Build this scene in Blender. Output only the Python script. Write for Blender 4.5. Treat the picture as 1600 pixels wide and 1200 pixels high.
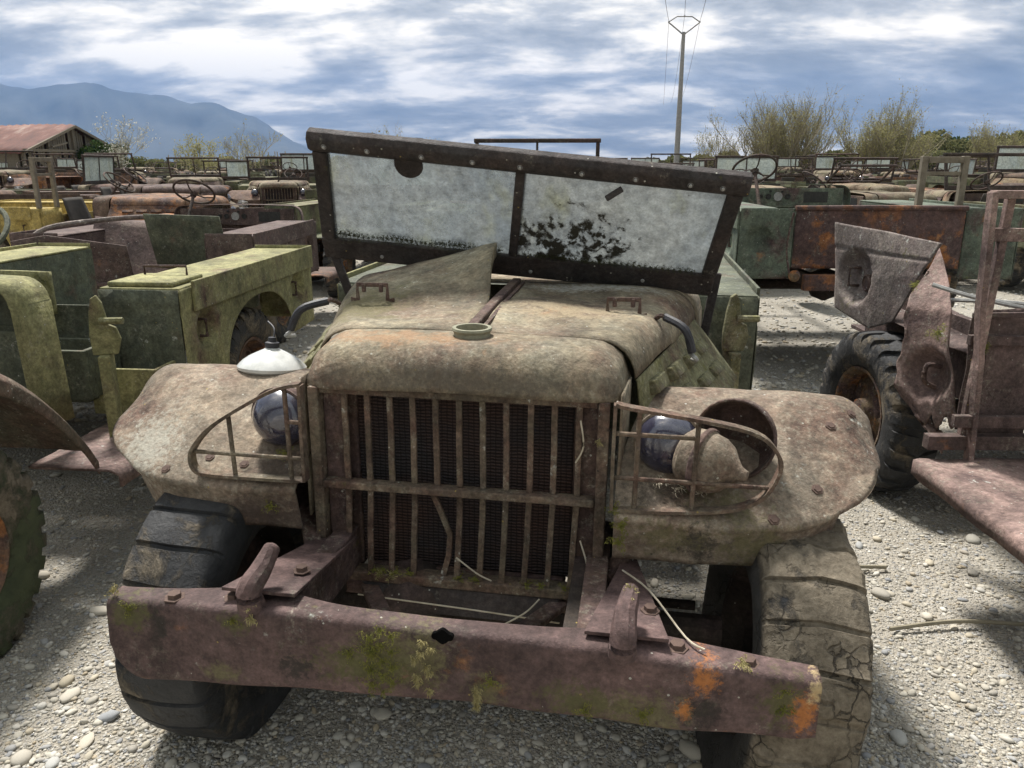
import bpy, bmesh, math, random
import numpy as np
from mathutils import Vector, Matrix, noise as mnoise
R = math.radians
for o in list(bpy.data.objects): bpy.data.objects.remove(o)
scene = bpy.context.scene
col = scene.collection
# ------------------------------------------------------------------ camera
CAM_H = 1.7
cam = bpy.data.cameras.new('camera'); cam.sensor_width = 36; cam.lens = 27.0; cam.clip_end = 60000; cam.clip_start = 0.05
co = bpy.data.objects.new('camera', cam); col.objects.link(co)
co.location = (0, 0, CAM_H); co.rotation_euler = (R(90 - 16.0), 0, 0)
scene.camera = co
# ------------------------------------------------------------------ sun + sky
SUN_AZ, SUN_EL = R(-24), R(60)          # azimuth from +Y towards +X
sd = Vector((math.sin(SUN_AZ)*math.cos(SUN_EL), math.cos(SUN_AZ)*math.cos(SUN_EL), math.sin(SUN_EL)))
sl = bpy.data.lights.new('sun', 'SUN'); sl.energy = 2.0; sl.angle = R(10); sl.color = (1.0, 0.96, 0.91)
so = bpy.data.objects.new('sun', sl); col.objects.link(so); so.location = (0, 0, 30)
so.rotation_euler = sd.to_track_quat('Z', 'Y').to_euler()
world = bpy.data.worlds.new('World'); scene.world = world; world.use_nodes = True
nt = world.node_tree; N = nt.nodes; L = nt.links; N.clear()
def wn(t, **k):
    n = N.new(t)
    for a, b in k.items(): setattr(n, a, b)
    return n
def wmath(op, a, b=None, clamp=False):
    n = wn('ShaderNodeMath', operation=op, use_clamp=clamp)
    for i, v in enumerate((a, b)):
        if v is None: continue
        if isinstance(v, (int, float)): n.inputs[i].default_value = v
        else: L.new(v, n.inputs[i])
    return n.outputs[0]
sky = wn('ShaderNodeTexSky', sky_type='NISHITA'); sky.sun_disc = False; sky.sun_elevation = SUN_EL; sky.sun_rotation = SUN_AZ
tc = wn('ShaderNodeTexCoord'); sep = wn('ShaderNodeSeparateXYZ'); L.new(tc.outputs['Generated'], sep.inputs[0])
zz = wmath('ADD', wmath('MAXIMUM', sep.outputs[2], 0.0), 0.24)
px_ = wmath('DIVIDE', sep.outputs[0], zz); py_ = wmath('DIVIDE', sep.outputs[1], zz)
cmb = wn('ShaderNodeCombineXYZ'); L.new(px_, cmb.inputs[0]); L.new(py_, cmb.inputs[1])
def wnoise(scale, detail, rough, dist, loc=(0, 0, 0), sc=(1, 1, 1), rot=0):
    m = wn('ShaderNodeMapping'); m.inputs['Location'].default_value = loc; m.inputs['Scale'].default_value = sc
    m.inputs['Rotation'].default_value = (0, 0, rot)
    L.new(cmb.outputs[0], m.inputs[0])
    n = wn('ShaderNodeTexNoise'); n.inputs['Scale'].default_value = scale; n.inputs['Detail'].default_value = detail
    n.inputs['Roughness'].default_value = rough; n.inputs['Distortion'].default_value = dist
    L.new(m.outputs[0], n.inputs['Vector']); return n.outputs['Fac']
def wramp(f, stops):
    r = wn('ShaderNodeValToRGB'); L.new(f, r.inputs[0]); e = r.color_ramp.elements
    while len(e) < len(stops): e.new(0.5)
    for i, (p, c) in enumerate(stops): e[i].position = p; e[i].color = (*c, 1)
    return r.outputs[0]
big = wnoise(0.85, 4, 0.5, 0.7, (3.75, 1.7, 0), (0.8, 1.15, 1), 0.25)
fine = wnoise(2.6, 12, 0.60, 0.15, (7.95, 2.2, 0), (0.8, 1.2, 1), 0.25)
dens = wmath('ADD', wmath('MULTIPLY', big, 0.48), wmath('MULTIPLY', fine, 0.52))
low = wmath('SUBTRACT', 1.0, wmath('DIVIDE', sep.outputs[2], 0.30), True)
dens = wmath('SUBTRACT', dens, wmath('MULTIPLY', low, 0.125))
ccol = wramp(dens, [(0.335, (0.42, 0.385, 0.33)), (0.375, (0.29, 0.275, 0.245)), (0.405, (0.19, 0.19, 0.182)), (0.45, (0.125, 0.129, 0.127)), (0.53, (0.08, 0.086, 0.088))])
cover = wramp(wnoise(1.3, 8, 0.62, 0.4, (1.2, 9.4, 0), (0.6, 1, 1), 0.2), [(0.15, (0, 0, 0)), (0.25, (1, 1, 1))])
b1 = wn('ShaderNodeBackground'); b1.inputs[1].default_value = 0.09; L.new(sky.outputs[0], b1.inputs[0])
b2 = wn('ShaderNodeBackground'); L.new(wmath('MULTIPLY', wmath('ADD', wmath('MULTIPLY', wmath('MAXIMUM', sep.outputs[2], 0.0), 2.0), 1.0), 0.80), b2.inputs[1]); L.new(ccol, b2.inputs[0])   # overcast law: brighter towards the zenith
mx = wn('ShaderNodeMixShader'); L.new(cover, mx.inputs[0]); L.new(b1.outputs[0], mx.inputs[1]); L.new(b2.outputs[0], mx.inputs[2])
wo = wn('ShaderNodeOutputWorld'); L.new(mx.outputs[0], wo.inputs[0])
scene.view_settings.view_transform = 'Standard'; scene.view_settings.look = 'None'
scene.view_settings.exposure = 1.98; scene.view_settings.gamma = 1.0
try: scene.view_settings.use_curve_mapping = False
except Exception: pass
scene.render.engine = 'CYCLES'
scene.cycles.max_bounces = 6; scene.cycles.volume_bounces = 0; scene.cycles.diffuse_bounces = 3; scene.cycles.glossy_bounces = 2; scene.cycles.transparent_max_bounces = 8
rnd = random.Random(7)

# ------------------------------------------------------------------ materials
class NT:
    def __init__(s, name):
        s.m = bpy.data.materials.new(name); s.m.use_nodes = True
        s.t = s.m.node_tree; s.N = s.t.nodes; s.L = s.t.links; s.N.clear()
        s.out = s.N.new('ShaderNodeOutputMaterial')
        s.tc = s.N.new('ShaderNodeTexCoord'); s.oi = None
        s.vec = s.tc.outputs['Object']
    def link(s, a, b):
        if isinstance(a, (int, float)): b.default_value = a
        elif isinstance(a, tuple): b.default_value = (*a, 1) if len(a) == 3 and len(b.default_value) == 4 else a
        else: s.L.new(a, b)
    def offset_random(s, k=9.0):
        s.oi = s.N.new('ShaderNodeObjectInfo')
        v = s.N.new('ShaderNodeVectorMath'); v.operation = 'ADD'
        m = s.math('MULTIPLY', s.oi.outputs['Random'], k)
        s.L.new(s.vec, v.inputs[0]); s.L.new(m, v.inputs[1]); s.vec = v.outputs[0]
    def math(s, op, a, b=0.0, clamp=False):
        n = s.N.new('ShaderNodeMath'); n.operation = op; n.use_clamp = clamp
        s.link(a, n.inputs[0]); s.link(b, n.inputs[1]); return n.outputs[0]
    def noise(s, scale, detail=6, rough=0.6, dist=0.0, sc=(1, 1, 1), loc=(0, 0, 0)):
        n = s.N.new('ShaderNodeTexNoise'); n.inputs['Scale'].default_value = scale; n.inputs['Detail'].default_value = detail
        n.inputs['Roughness'].default_value = rough; n.inputs['Distortion'].default_value = dist
        m = s.N.new('ShaderNodeMapping'); m.inputs['Scale'].default_value = sc; m.inputs['Location'].default_value = loc
        s.L.new(s.vec, m.inputs[0]); s.L.new(m.outputs[0], n.inputs['Vector'])
        return n.outputs['Fac']
    def voro(s, scale, feat='F1', rnd=1.0, out='Distance'):
        n = s.N.new('ShaderNodeTexVoronoi'); n.feature = feat; n.inputs['Scale'].default_value = scale
        n.inputs['Randomness'].default_value = rnd; s.L.new(s.vec, n.inputs['Vector']); return n.outputs[out]
    def ramp(s, f, stops, interp='LINEAR'):
        r = s.N.new('ShaderNodeValToRGB'); s.link(f, r.inputs[0]); r.color_ramp.interpolation = interp
        e = r.color_ramp.elements
        while len(e) < len(stops): e.new(0.5)
        for i, (p, c) in enumerate(stops):
            e[i].position = p; c = (c, c, c) if isinstance(c, (int, float)) else c
            e[i].color = (*c, 1)
        return r.outputs[0]
    def mix(s, f, a, b, mode='MIX'):
        n = s.N.new('ShaderNodeMix'); n.data_type = 'RGBA'; n.blend_type = mode
        s.link(f, n.inputs[0]); s.link(a, n.inputs[6]); s.link(b, n.inputs[7]); return n.outputs[2]
    def bump(s, h, strength=0.4, dist=0.01):
        n = s.N.new('ShaderNodeBump'); n.inputs['Strength'].default_value = strength; n.inputs['Distance'].default_value = dist
        s.L.new(h, n.inputs['Height']); return n.outputs[0]
    def bsdf(s, colr, rough=0.85, metal=0.0, normal=None, spec=0.3):
        b = s.N.new('ShaderNodeBsdfPrincipled'); s.link(colr, b.inputs['Base Color']); s.link(rough, b.inputs['Roughness'])
        b.inputs['Metallic'].default_value = metal; b.inputs['Specular IOR Level'].default_value = spec
        if normal is not None: s.L.new(normal, b.inputs['Normal'])
        return b
    def done(s, sh): s.L.new(sh, s.out.inputs[0]); return s.m

def weathered(name, paint, paint2, rust=((.045, .026, .02), (.11, .06, .045), (.20, .10, .06)), amt=0.5, soft=0.08, orange=0.0, moss=0.0, lichen=0.0, white=0.0,
              scale=3.0, rough=0.85, rand=False, bump=0.9, streak=1.0, dark=0.0, speck=0.14, patches=()):
    m = NT(name)
    if rand: m.offset_random()
    a = m.noise(scale, 9, 0.68, 0.25)
    mask = m.ramp(a, [(max(0, 0.72 - amt*0.45 - soft), 0), (min(1, 0.72 - amt*0.45 + soft), 1)])
    b = m.noise(scale*2.7, 8, 0.7, 0.1, loc=(5, 3, 1)); g = m.noise(85, 4, 0.7); st = m.noise(scale*1.6, 7, 0.65, sc=(1.6, 1.6, 0.35), loc=(2, 8, 4))
    pc = m.mix(m.ramp(b, [(.35, 0), (.65, 1)]), paint, paint2)
    pc = m.mix(m.math('MULTIPLY', m.ramp(st, [(.5, 0), (.68, 1)]), 0.45*streak), pc, (paint[0]*.45, paint[1]*.45, paint[2]*.5))
    rc = m.ramp(m.noise(scale*4.5, 8, 0.72, loc=(1, 6, 2)), [(.3, rust[0]), (.5, rust[1]), (.72, rust[2])])
    if orange > 0:
        oc = m.ramp(m.noise(scale*1.3, 9, 0.72, loc=(11, 4, 7)), [(.64 - orange*.25, 0), (.70 - orange*.25, 1)])
        rc = m.mix(oc, rc, m.ramp(m.noise(30, 5, 0.6), [(.3, (.17, .06, .02)), (.6, (.33, .14, .05)), (.8, (.42, .25, .12))]))
    c = m.mix(mask, pc, rc)
    if dark > 0:
        dk = m.ramp(m.noise(scale*1.1, 8, 0.7, 0.3, loc=(9, 9, 1)), [(.62 - dark*.2, 0), (.72 - dark*.2, 1)])
        c = m.mix(m.math('MULTIPLY', dk, .8), c, (.022, .02, .016))
    if moss > 0:
        mm = m.ramp(m.noise(scale*1.7, 9, 0.72, 0.2, loc=(3, 1, 12)), [(.70 - moss*.3, 0), (.80 - moss*.3, 1)])
        c = m.mix(m.math('MULTIPLY', mm, .85), c, m.ramp(m.noise(60, 4, 0.6), [(.3, (.05, .055, .012)), (.7, (.16, .15, .035))]))
    if lichen > 0:
        lm = m.math('MULTIPLY', m.ramp(m.noise(scale*2.2, 5, 0.6, loc=(7, 7, 3)), [(.60 - lichen*.25, 0), (.66 - lichen*.25, 1)]), m.ramp(m.noise(55, 6, 0.8, loc=(4, 2, 9)), [(.50, 0), (.64, 1)]))
        c = m.mix(m.math('MULTIPLY', lm, .5), c, m.ramp(g, [(.3, (.22, .205, .15)), (.7, (.36, .34, .27))]))
    if white > 0:
        wm = m.math('MULTIPLY', m.ramp(m.noise(scale*1.2, 4, 0.6, loc=(17, 7, 3)), [(.60 - white*.2, 0), (.66 - white*.2, 1)]), m.ramp(m.noise(22, 6, 0.75, loc=(14, 2, 9)), [(.60, 0), (.66, 1)]))
        c = m.mix(m.math('MULTIPLY', wm, .75), c, (.45, .46, .41))
    c = m.mix(1.0, c, m.ramp(m.noise(scale*.9, 7, .7, .4, loc=(31, 5, 2)), [(.34, .55), (.52, 1.0), (.68, 1.35)]), 'MULTIPLY')
    c = m.mix(1.0, c, m.ramp(m.noise(scale*9, 6, .75, loc=(1, 25, 2)), [(.34, .66), (.66, 1.3)]), 'MULTIPLY')
    c = m.mix(1.0, c, m.ramp(g, [(.25, .62), (.75, 1.35)]), 'MULTIPLY')
    if speck:
        vn = m.N.new('ShaderNodeTexVoronoi'); vn.inputs['Scale'].default_value = 46; m.L.new(m.vec, vn.inputs['Vector'])
        sp = m.N.new('ShaderNodeSeparateXYZ'); m.L.new(vn.outputs['Color'], sp.inputs[0])
        d_ = m.math('ADD', vn.outputs['Distance'], m.math('MULTIPLY', g, .22))
        on = m.math('MULTIPLY', m.math('LESS_THAN', d_, .25), m.math('GREATER_THAN', sp.outputs[0], 1 - speck))
        c = m.mix(m.math('MULTIPLY', on, .75), c, m.ramp(sp.outputs[1], [(0, (.40, .39, .33)), (.5, (.46, .45, .40)), (.7, (.33, .25, .07)), (.85, (.03, .026, .02)), (1, (.03, .026, .02))], 'CONSTANT'))
    if rand and m.oi:
        c = m.mix(1.0, c, m.ramp(m.oi.outputs['Random'], [(0, (.75, .75, .72)), (.5, (1, 1, 1)), (1, (1.25, 1.15, 1.05))]), 'MULTIPLY')
    for (pc_, pr_, cc_, ns_) in patches:
        dv_ = m.N.new('ShaderNodeVectorMath'); dv_.operation = 'SUBTRACT'; m.L.new(m.tc.outputs['Object'], dv_.inputs[0]); dv_.inputs[1].default_value = pc_
        dd_ = m.N.new('ShaderNodeVectorMath'); dd_.operation = 'DIVIDE'; m.L.new(dv_.outputs[0], dd_.inputs[0]); dd_.inputs[1].default_value = pr_
        ln_ = m.N.new('ShaderNodeVectorMath'); ln_.operation = 'LENGTH'; m.L.new(dd_.outputs[0], ln_.inputs[0])
        k_ = m.math('ADD', m.math('MULTIPLY', ln_.outputs['Value'], .20), m.noise(ns_*1.8, 9, .8, .3, loc=(pc_[0]*9, 4, pc_[2]*7)))
        c = m.mix(m.ramp(k_, [(.56, .8), (.70, 0)]), c, m.mix(g, (cc_[0]*.5, cc_[1]*.5, cc_[2]*.5), (cc_[0]*1.5, cc_[1]*1.5, cc_[2]*1.5)))
    h = m.math('ADD', m.math('MULTIPLY', g, .5), m.math('MULTIPLY', m.noise(scale*6, 7, .7), 1.3))
    h = m.math('ADD', h, m.math('MULTIPLY', mask, -.4))
    rr = m.ramp(b, [(.3, rough - .12), (.7, min(1, rough + .1))])
    return m.done(m.bsdf(c, rr, 0, m.bump(h, bump, 0.006)).outputs[0])

BROWN = ((.05, .032, .025), (.115, .07, .052), (.19, .12, .085))
REDB = ((.042, .028, .027), (.085, .056, .052), (.135, .092, .083))
M = {}
M['hood'] = weathered('lichen_hood', (.20, .178, .125), (.26, .215, .145), BROWN, .36, .12, 0.12, .24, .75, .18, 3.0, .9, patches=[((.0, -.03, 1.14), (.5, .08, .05), (.10, .085, .065), 9), ((-.2, .08, 1.22), (.28, .08, .06), (.26, .16, .09), 10), ((-.45, .5, 1.23), (.18, .25, .1), (.135, .12, .06), 9), ((.3, .95, 1.24), (.3, .08, .05), (.38, .38, .35), 22), ((.25, .5, 1.25), (.25, .12, .1), (.29, .235, .15), 9)])
M['fender'] = weathered('rusty_fender', (.20, .165, .125), (.255, .20, .145), BROWN, .34, .10, 0.05, .18, .8, .2, 3.4, .9, patches=[((.66, -.11, .76), (.07, .1, .07), (.024, .022, .018), 14), ((.80, -.10, .76), (.10, .15, .09), (.135, .12, .06), 18), ((.57, -.11, .77), (.10, .1, .06), (.135, .12, .06), 20), ((-.55, -.12, .74), (.25, .1, .05), (.075, .055, .045), 12), ((.56, -.08, .88), (.12, .08, .05), (.045, .036, .028), 16), ((.72, -.10, .88), (.1, .08, .05), (.135, .12, .06), 18), ((-.5, -.08, .88), (.12, .08, .05), (.06, .046, .036), 16), ((-.95, .02, .86), (.12, .2, .12), (.34, .325, .27), 30)])
M['hood_side'] = weathered('mossy_hood_side', (.17, .165, .085), (.23, .215, .12), BROWN, .28, .08, 0, .45, .7, .3, 4, .9)
M['bumper'] = weathered('red_brown_bumper', (.112, .072, .067), (.14, .09, .082), REDB, .38, .12, .06, .25, .15, .04, 2.6, .8, dark=.1, patches=[((-.06, -.48, .58), (.12, .2, .09), (.135, .12, .06), 22), ((-.12, -.48, .55), (.16, .2, .06), (.085, .085, .03), 26), ((.03, -.48, .60), (.05, .2, .09), (.135, .12, .06), 40), ((-.74, -.47, .61), (.06, .2, .05), (.085, .085, .03), 24), ((-.66, -.47, .59), (.035, .2, .07), (.024, .022, .018), 16), ((-.45, -.48, .63), (.05, .2, .03), (.085, .085, .03), 24), ((-.30, -.48, .52), (.06, .2, .04), (.024, .022, .018), 18), ((.17, -.48, .52), (.05, .2, .05), (.135, .12, .06), 24), ((.40, -.48, .52), (.12, .2, .05), (.085, .085, .03), 22), ((.55, -.48, .51), (.10, .2, .06), (.135, .12, .06), 22), ((.66, -.48, .52), (.05, .2, .05), (.024, .022, .018), 18), ((.83, -.47, .57), (.05, .2, .07), (.085, .085, .03), 24), ((.66, -.48, .61), (.035, .2, .045), (.42, .155, .04), 30), ((.88, -.47, .545), (.03, .2, .06), (.42, .155, .04), 26), ((.90, -.47, .60), (.02, .2, .035), (.5, .38, .2), 30), ((.62, -.48, .53), (.02, .2, .03), (.42, .155, .04), 30), ((-.5, -.48, .48), (.06, .2, .03), (.135, .12, .06), 24)])
M['frame'] = weathered('rust_brown_steel', (.085, .055, .042), (.11, .07, .052), REDB, .5, .1, 0, .25, .35, .1, 5, .85)
M['grille'] = weathered('grille_steel', (.14, .115, .085), (.18, .15, .10), BROWN, .5, .12, 0, .25, .4, .25, 6, .85)
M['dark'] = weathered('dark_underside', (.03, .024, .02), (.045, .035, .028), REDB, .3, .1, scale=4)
M['ws'] = weathered('dark_windshield_steel', (.036, .033, .033), (.048, .042, .04), ((.03, .024, .022), (.05, .038, .034), (.07, .052, .045)), .4, .1, 0, .2, .05, .0, 5, .75)
M['olive'] = weathered('yellow_olive_paint', (.205, .20, .09), (.27, .25, .125), BROWN, .24, .08, 0, .36, .3, .1, 3.2, .85)
M['dkolive'] = weathered('dark_olive_paint', (.085, .095, .07), (.11, .115, .075), BROWN, .16, .08, 0, .2, .2, .08, 3.2, .8)
M['pink'] = weathered('pinkish_rust', (.21, .145, .125), (.26, .18, .155), REDB, .36, .1, .06, .22, .5, .45, 3.4, .85)
M['greyrust'] = weathered('grey_brown_panel', (.17, .142, .13), (.21, .175, .155), REDB, .34, .12, .04, .25, .5, 1.0, 3.4, .85)
M['tailgate'] = weathered('orange_rust_panel', (.085, .052, .048), (.11, .065, .055), REDB, .5, .1, .6, .12, .1, .15, 3.2, .8)
M['green'] = weathered('faded_green_paint', (.10, .125, .095), (.12, .14, .10), REDB, .32, .06, .2, .25, .2, .2, 3.5, .8)
M['yellow'] = weathered('yellowed_paint', (.34, .26, .085), (.40, .30, .10), BROWN, .20, .06, .1, .2, .15, .1, 3, .85)
M['orange'] = weathered('orange_rusted_steel', (.19, .12, .08), (.24, .14, .08), REDB, .5, .12, .6, .1, .2, .1, 4, .85)
M['brown'] = weathered('brown_rust_sheet', (.105, .075, .065), (.13, .095, .08), REDB, .5, .12, .1, .2, .3, .25, 3.2, .85)
M['dkbrown'] = weathered('olive_brown_sheet', (.085, .08, .055), (.11, .098, .066), BROWN, .45, .12, 0, .2, .3, .1, 3.2, .85)
M['bg_a'] = weathered('background_khaki', (.17, .15, .095), (.21, .18, .12), BROWN, .42, .12, .15, .2, .4, .1, 2.4, .88, True)
M['bg_b'] = weathered('background_rust', (.12, .085, .065), (.15, .11, .08), REDB, .5, .12, .3, .15, .3, .1, 2.4, .88, True)
M['bg_c'] = weathered('background_green', (.11, .125, .075), (.15, .155, .085), REDB, .35, .1, .15, .2, .3, .1, 2.4, .88, True)
M['bg_d'] = weathered('background_dark_frame', (.05, .042, .036), (.07, .055, .045), REDB, .4, .1, .05, .1, .2, .1, 5, .85, True)
def simple(name, c1, c2, scale=20, rough=.8, bump=.4, spec=.3, dist=.006):
    m = NT(name); n = m.noise(scale, 7, .7)
    return m.done(m.bsdf(m.ramp(n, [(.3, c1), (.7, c2)]), rough, 0, m.bump(n, bump, dist), spec).outputs[0])
def tyre_mat(name, mud, base=((.018, .019, .021), (.05, .05, .05))):
    m = NT(name); n = m.noise(9, 9, .7, .2); f = m.noise(60, 6, .7)
    c = m.ramp(n, [(.35, base[0]), (.65, base[1])])
    mk = m.ramp(m.noise(5, 9, .72, .35, loc=(3, 5, 1)), [(.60 - mud*.32, 0), (.70 - mud*.32, 1)])
    if mud > .5:
        sx_ = m.N.new('ShaderNodeSeparateXYZ'); m.L.new(m.tc.outputs['Object'], sx_.inputs[0])
        rd_ = m.math('SQRT', m.math('ADD', m.math('MULTIPLY', sx_.outputs[1], sx_.outputs[1]), m.math('MULTIPLY', sx_.outputs[2], sx_.outputs[2])))
        mk = m.math('MULTIPLY', mk, m.ramp(m.math('ADD', rd_, m.math('MULTIPLY', n, .02)), [(.385, .12), (.405, 1)]))
    c = m.mix(mk, c, m.ramp(f, [(.3, (.105, .085, .06)), (.7, (.23, .195, .145))]))
    h = m.math('ADD', m.math('MULTIPLY', f, .6), m.math('MULTIPLY', mk, 1.2)); h = m.math('ADD', h, n)
    if mud > .5:
        wv = m.N.new('ShaderNodeVectorMath'); wv.operation = 'ADD'; m.L.new(m.vec, wv.inputs[0]); m.L.new(m.math('MULTIPLY', m.noise(14, 5, .6), .06), wv.inputs[1])
        vo = m.N.new('ShaderNodeTexVoronoi'); vo.feature = 'DISTANCE_TO_EDGE'; vo.inputs['Scale'].default_value = 20; m.L.new(wv.outputs[0], vo.inputs['Vector'])
        ck = m.math('MULTIPLY', m.ramp(vo.outputs['Distance'], [(.015, 1), (.05, 0)]), m.ramp(m.noise(6, 3, .5, loc=(9, 9, 9)), [(.50, 0), (.60, 1)]))
        c = m.mix(m.math('MULTIPLY', ck, .7), c, (.035, .03, .025)); h = m.math('SUBTRACT', h, m.math('MULTIPLY', ck, 2.0))
        c = m.mix(1.0, c, m.ramp(m.noise(3.5, 8, .75, loc=(5, 1, 1)), [(.35, .55), (.62, 1.25)]), 'MULTIPLY')
    return m.done(m.bsdf(c, m.ramp(mk, [(0, .62), (1, .95)]), 0, m.bump(h, .85, .010), .3).outputs[0])
M['tyre'] = tyre_mat('old_black_tyre', .26); M['tyre_mud'] = tyre_mat('mud_caked_tyre', .88); M['tyre_half'] = tyre_mat('dusty_tyre', .38)
M['tyre_green'] = tyre_mat('algae_tyre', .35, ((.035, .045, .022), (.085, .10, .05)))
M['rim'] = weathered('rusty_rim', (.17, .12, .075), (.20, .15, .08), REDB, .55, .1, .5, .1, .2, .1, 9)
M['bolt'] = simple('bolt_steel', (.07, .045, .038), (.13, .085, .065), 40)
M['rubber'] = simple('black_rubber_strap', (.02, .02, .024), (.045, .045, .05), 40, .55)
M['zinc'] = simple('dull_zinc', (.22, .22, .21), (.42, .42, .40), 50, .55)
M['ring'] = simple('greenish_brass_ring', (.16, .16, .11), (.30, .29, .21), 50, .7)
M['moss'] = simple('moss_green', (.09, .10, .02), (.24, .225, .05), 30, .95)
M['dry_moss'] = simple('dry_moss', (.22, .19, .08), (.42, .36, .17), 30, .95)
M['straw'] = simple('dry_straw', (.36, .31, .22), (.55, .5, .4), 30, .9)
def core_mat():
    m = NT('radiator_core')
    w = m.N.new('ShaderNodeTexWave'); w.wave_type = 'BANDS'; w.bands_direction = 'Z'; w.inputs['Scale'].default_value = 32; w.inputs['Distortion'].default_value = 2.5; w.inputs['Detail'].default_value = 2
    m.L.new(m.vec, w.inputs[0])
    w2 = m.N.new('ShaderNodeTexWave'); w2.wave_type = 'BANDS'; w2.bands_direction = 'X'; w2.inputs['Scale'].default_value = 20; w2.inputs['Distortion'].default_value = 1.0
    m.L.new(m.vec, w2.inputs[0])
    h = m.math('MULTIPLY', w.outputs['Fac'], m.ramp(w2.outputs['Fac'], [(.0, .35), (.35, 1)]))
    n = m.noise(3.2, 6, .6)
    c = m.mix(m.ramp(n, [(.4, 0), (.66, 1)]), (.036, .031, .032), (.075, .042, .032))
    c = m.mix(1.0, c, m.ramp(h, [(.1, .4), (.8, 1.35)]), 'MULTIPLY')
    return m.done(m.bsdf(c, .8, 0, m.bump(h, .8, .006)).outputs[0])
M['core'] = core_mat()
def pane_mat(name, dirt=(.40, .42, .36), blotch=0.0, clear=.25, rand=False):
    m = NT(name)
    if rand: m.offset_random()
    n = m.noise(5, 8, .68, sc=(1, 1, .5)); f = m.noise(110, 5, .75)
    c = m.mix(m.ramp(n, [(.35, 0), (.65, 1)]), dirt, (dirt[0]*.82, dirt[1]*.86, dirt[2]*.92))
    c = m.mix(m.ramp(m.noise(3, 6, .6, sc=(2, 2, .6), loc=(4, 4, 4)), [(.56, 0), (.7, .8)]), c, (.33, .33, .24))
    c = m.mix(1.0, c, m.ramp(m.noise(26, 9, .8, loc=(8, 1, 1)), [(.34, .55), (.66, 1.25)]), 'MULTIPLY')
    c = m.mix(1.0, c, m.ramp(f, [(.3, .7), (.7, 1.2)]), 'MULTIPLY')
    dif = m.N.new('ShaderNodeBsdfDiffuse'); m.L.new(c, dif.inputs[0])
    trl = m.N.new('ShaderNodeBsdfTranslucent'); m.L.new(c, trl.inputs[0])
    mx = m.N.new('ShaderNodeMixShader'); mx.inputs[0].default_value = .66; m.L.new(dif.outputs[0], mx.inputs[1]); m.L.new(trl.outputs[0], mx.inputs[2])
    trn = m.N.new('ShaderNodeBsdfTransparent'); trn.inputs[0].default_value = (.9, .95, .95, 1)
    fac = m.math('MULTIPLY', m.ramp(m.noise(4.5, 8, .7, loc=(2, 2, 2)), [(.36, .3), (.64, 1)]), clear)
    mx2 = m.N.new('ShaderNodeMixShader'); m.link(fac, mx2.inputs[0]); m.L.new(mx.outputs[0], mx2.inputs[1]); m.L.new(trn.outputs[0], mx2.inputs[2])
    gl = m.N.new('ShaderNodeBsdfGlossy'); gl.inputs['Roughness'].default_value = .25; gl.inputs[0].default_value = (.6, .6, .6, 1)
    mx3 = m.N.new('ShaderNodeMixShader'); mx3.inputs[0].default_value = .05; m.L.new(mx2.outputs[0], mx3.inputs[1]); m.L.new(gl.outputs[0], mx3.inputs[2])
    sh = mx3.outputs[0]
    if blotch:
        dd = m.N.new('ShaderNodeBsdfDiffuse'); dd.inputs[0].default_value = (.045, .043, .035, 1)
        sp = m.N.new('ShaderNodeSeparateXYZ'); m.L.new(m.tc.outputs['Object'], sp.inputs[0])
        # growth is densest in one patch of the pane (object space), thins out around it
        dx = m.math('DIVIDE', m.math('SUBTRACT', sp.outputs[0], .205), .17); dz = m.math('DIVIDE', m.math('SUBTRACT', sp.outputs[2], 1.385), .105)
        rr = m.math('ADD', m.math('MULTIPLY', dx, dx), m.math('MULTIPLY', dz, dz))
        fall = m.math('MULTIPLY', m.ramp(m.math('MULTIPLY', rr, .25), [(0, 1), (1, 0)]), .17)
        k = m.math('ADD', m.noise(24, 9, .75, .3), fall)
        mk = m.ramp(k, [(.635, 0), (.675, 1)])
        mx4 = m.N.new('ShaderNodeMixShader'); m.link(mk, mx4.inputs[0]); m.L.new(sh, mx4.inputs[1]); m.L.new(dd.outputs[0], mx4.inputs[2]); sh = mx4.outputs[0]
    return m.done(sh)
M['pane'] = pane_mat('dirty_glass', (.33, .34, .335), clear=.55); M['pane_blotch'] = pane_mat('dirty_glass_lichen', (.38, .385, .37), 1.0, .35); M['pane_bg'] = pane_mat('dirty_glass_far', (.55, .58, .53), 0, .3, True)
def lens_mat(name, c, rough=.08):
    m = NT(name); n = m.noise(12, 8, .7)
    b = m.bsdf(m.ramp(n, [(.35, c), (.7, (c[0]*2.2 + .02, c[1]*2.2 + .02, c[2]*2 + .02))]), m.ramp(m.noise(20, 7, .7, loc=(2, 3, 4)), [(.4, rough), (.75, .45)]), 0, None, .9)
    b.inputs['Coat Weight'].default_value = .8; b.inputs['Coat Roughness'].default_value = .04
    return m.done(b.outputs[0])
M['lens'] = lens_mat('dark_headlight_glass', (.018, .018, .035)); M['white_glass'] = simple('milky_reflector_glass', (.40, .41, .39), (.66, .66, .63), 14, .12, .05, .8)
M['gauge'] = simple('gauge_face', (.02, .02, .02), (.05, .05, .045), 30, .4)
M['wood'] = simple('grey_timber', (.12, .10, .075), (.24, .21, .16), 14, .9)
def roof_mat():
    m = NT('rusty_corrugated_roof'); n = m.noise(.8, 8, .7, sc=(1, .35, 1))
    return m.done(m.bsdf(m.ramp(n, [(.36, (.07, .028, .022)), (.54, (.125, .05, .037)), (.66, (.20, .13, .105)), (.80, (.28, .23, .2))]), .8, 0, m.bump(n, .3, .02)).outputs[0])
M['roof'] = roof_mat()
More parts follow.
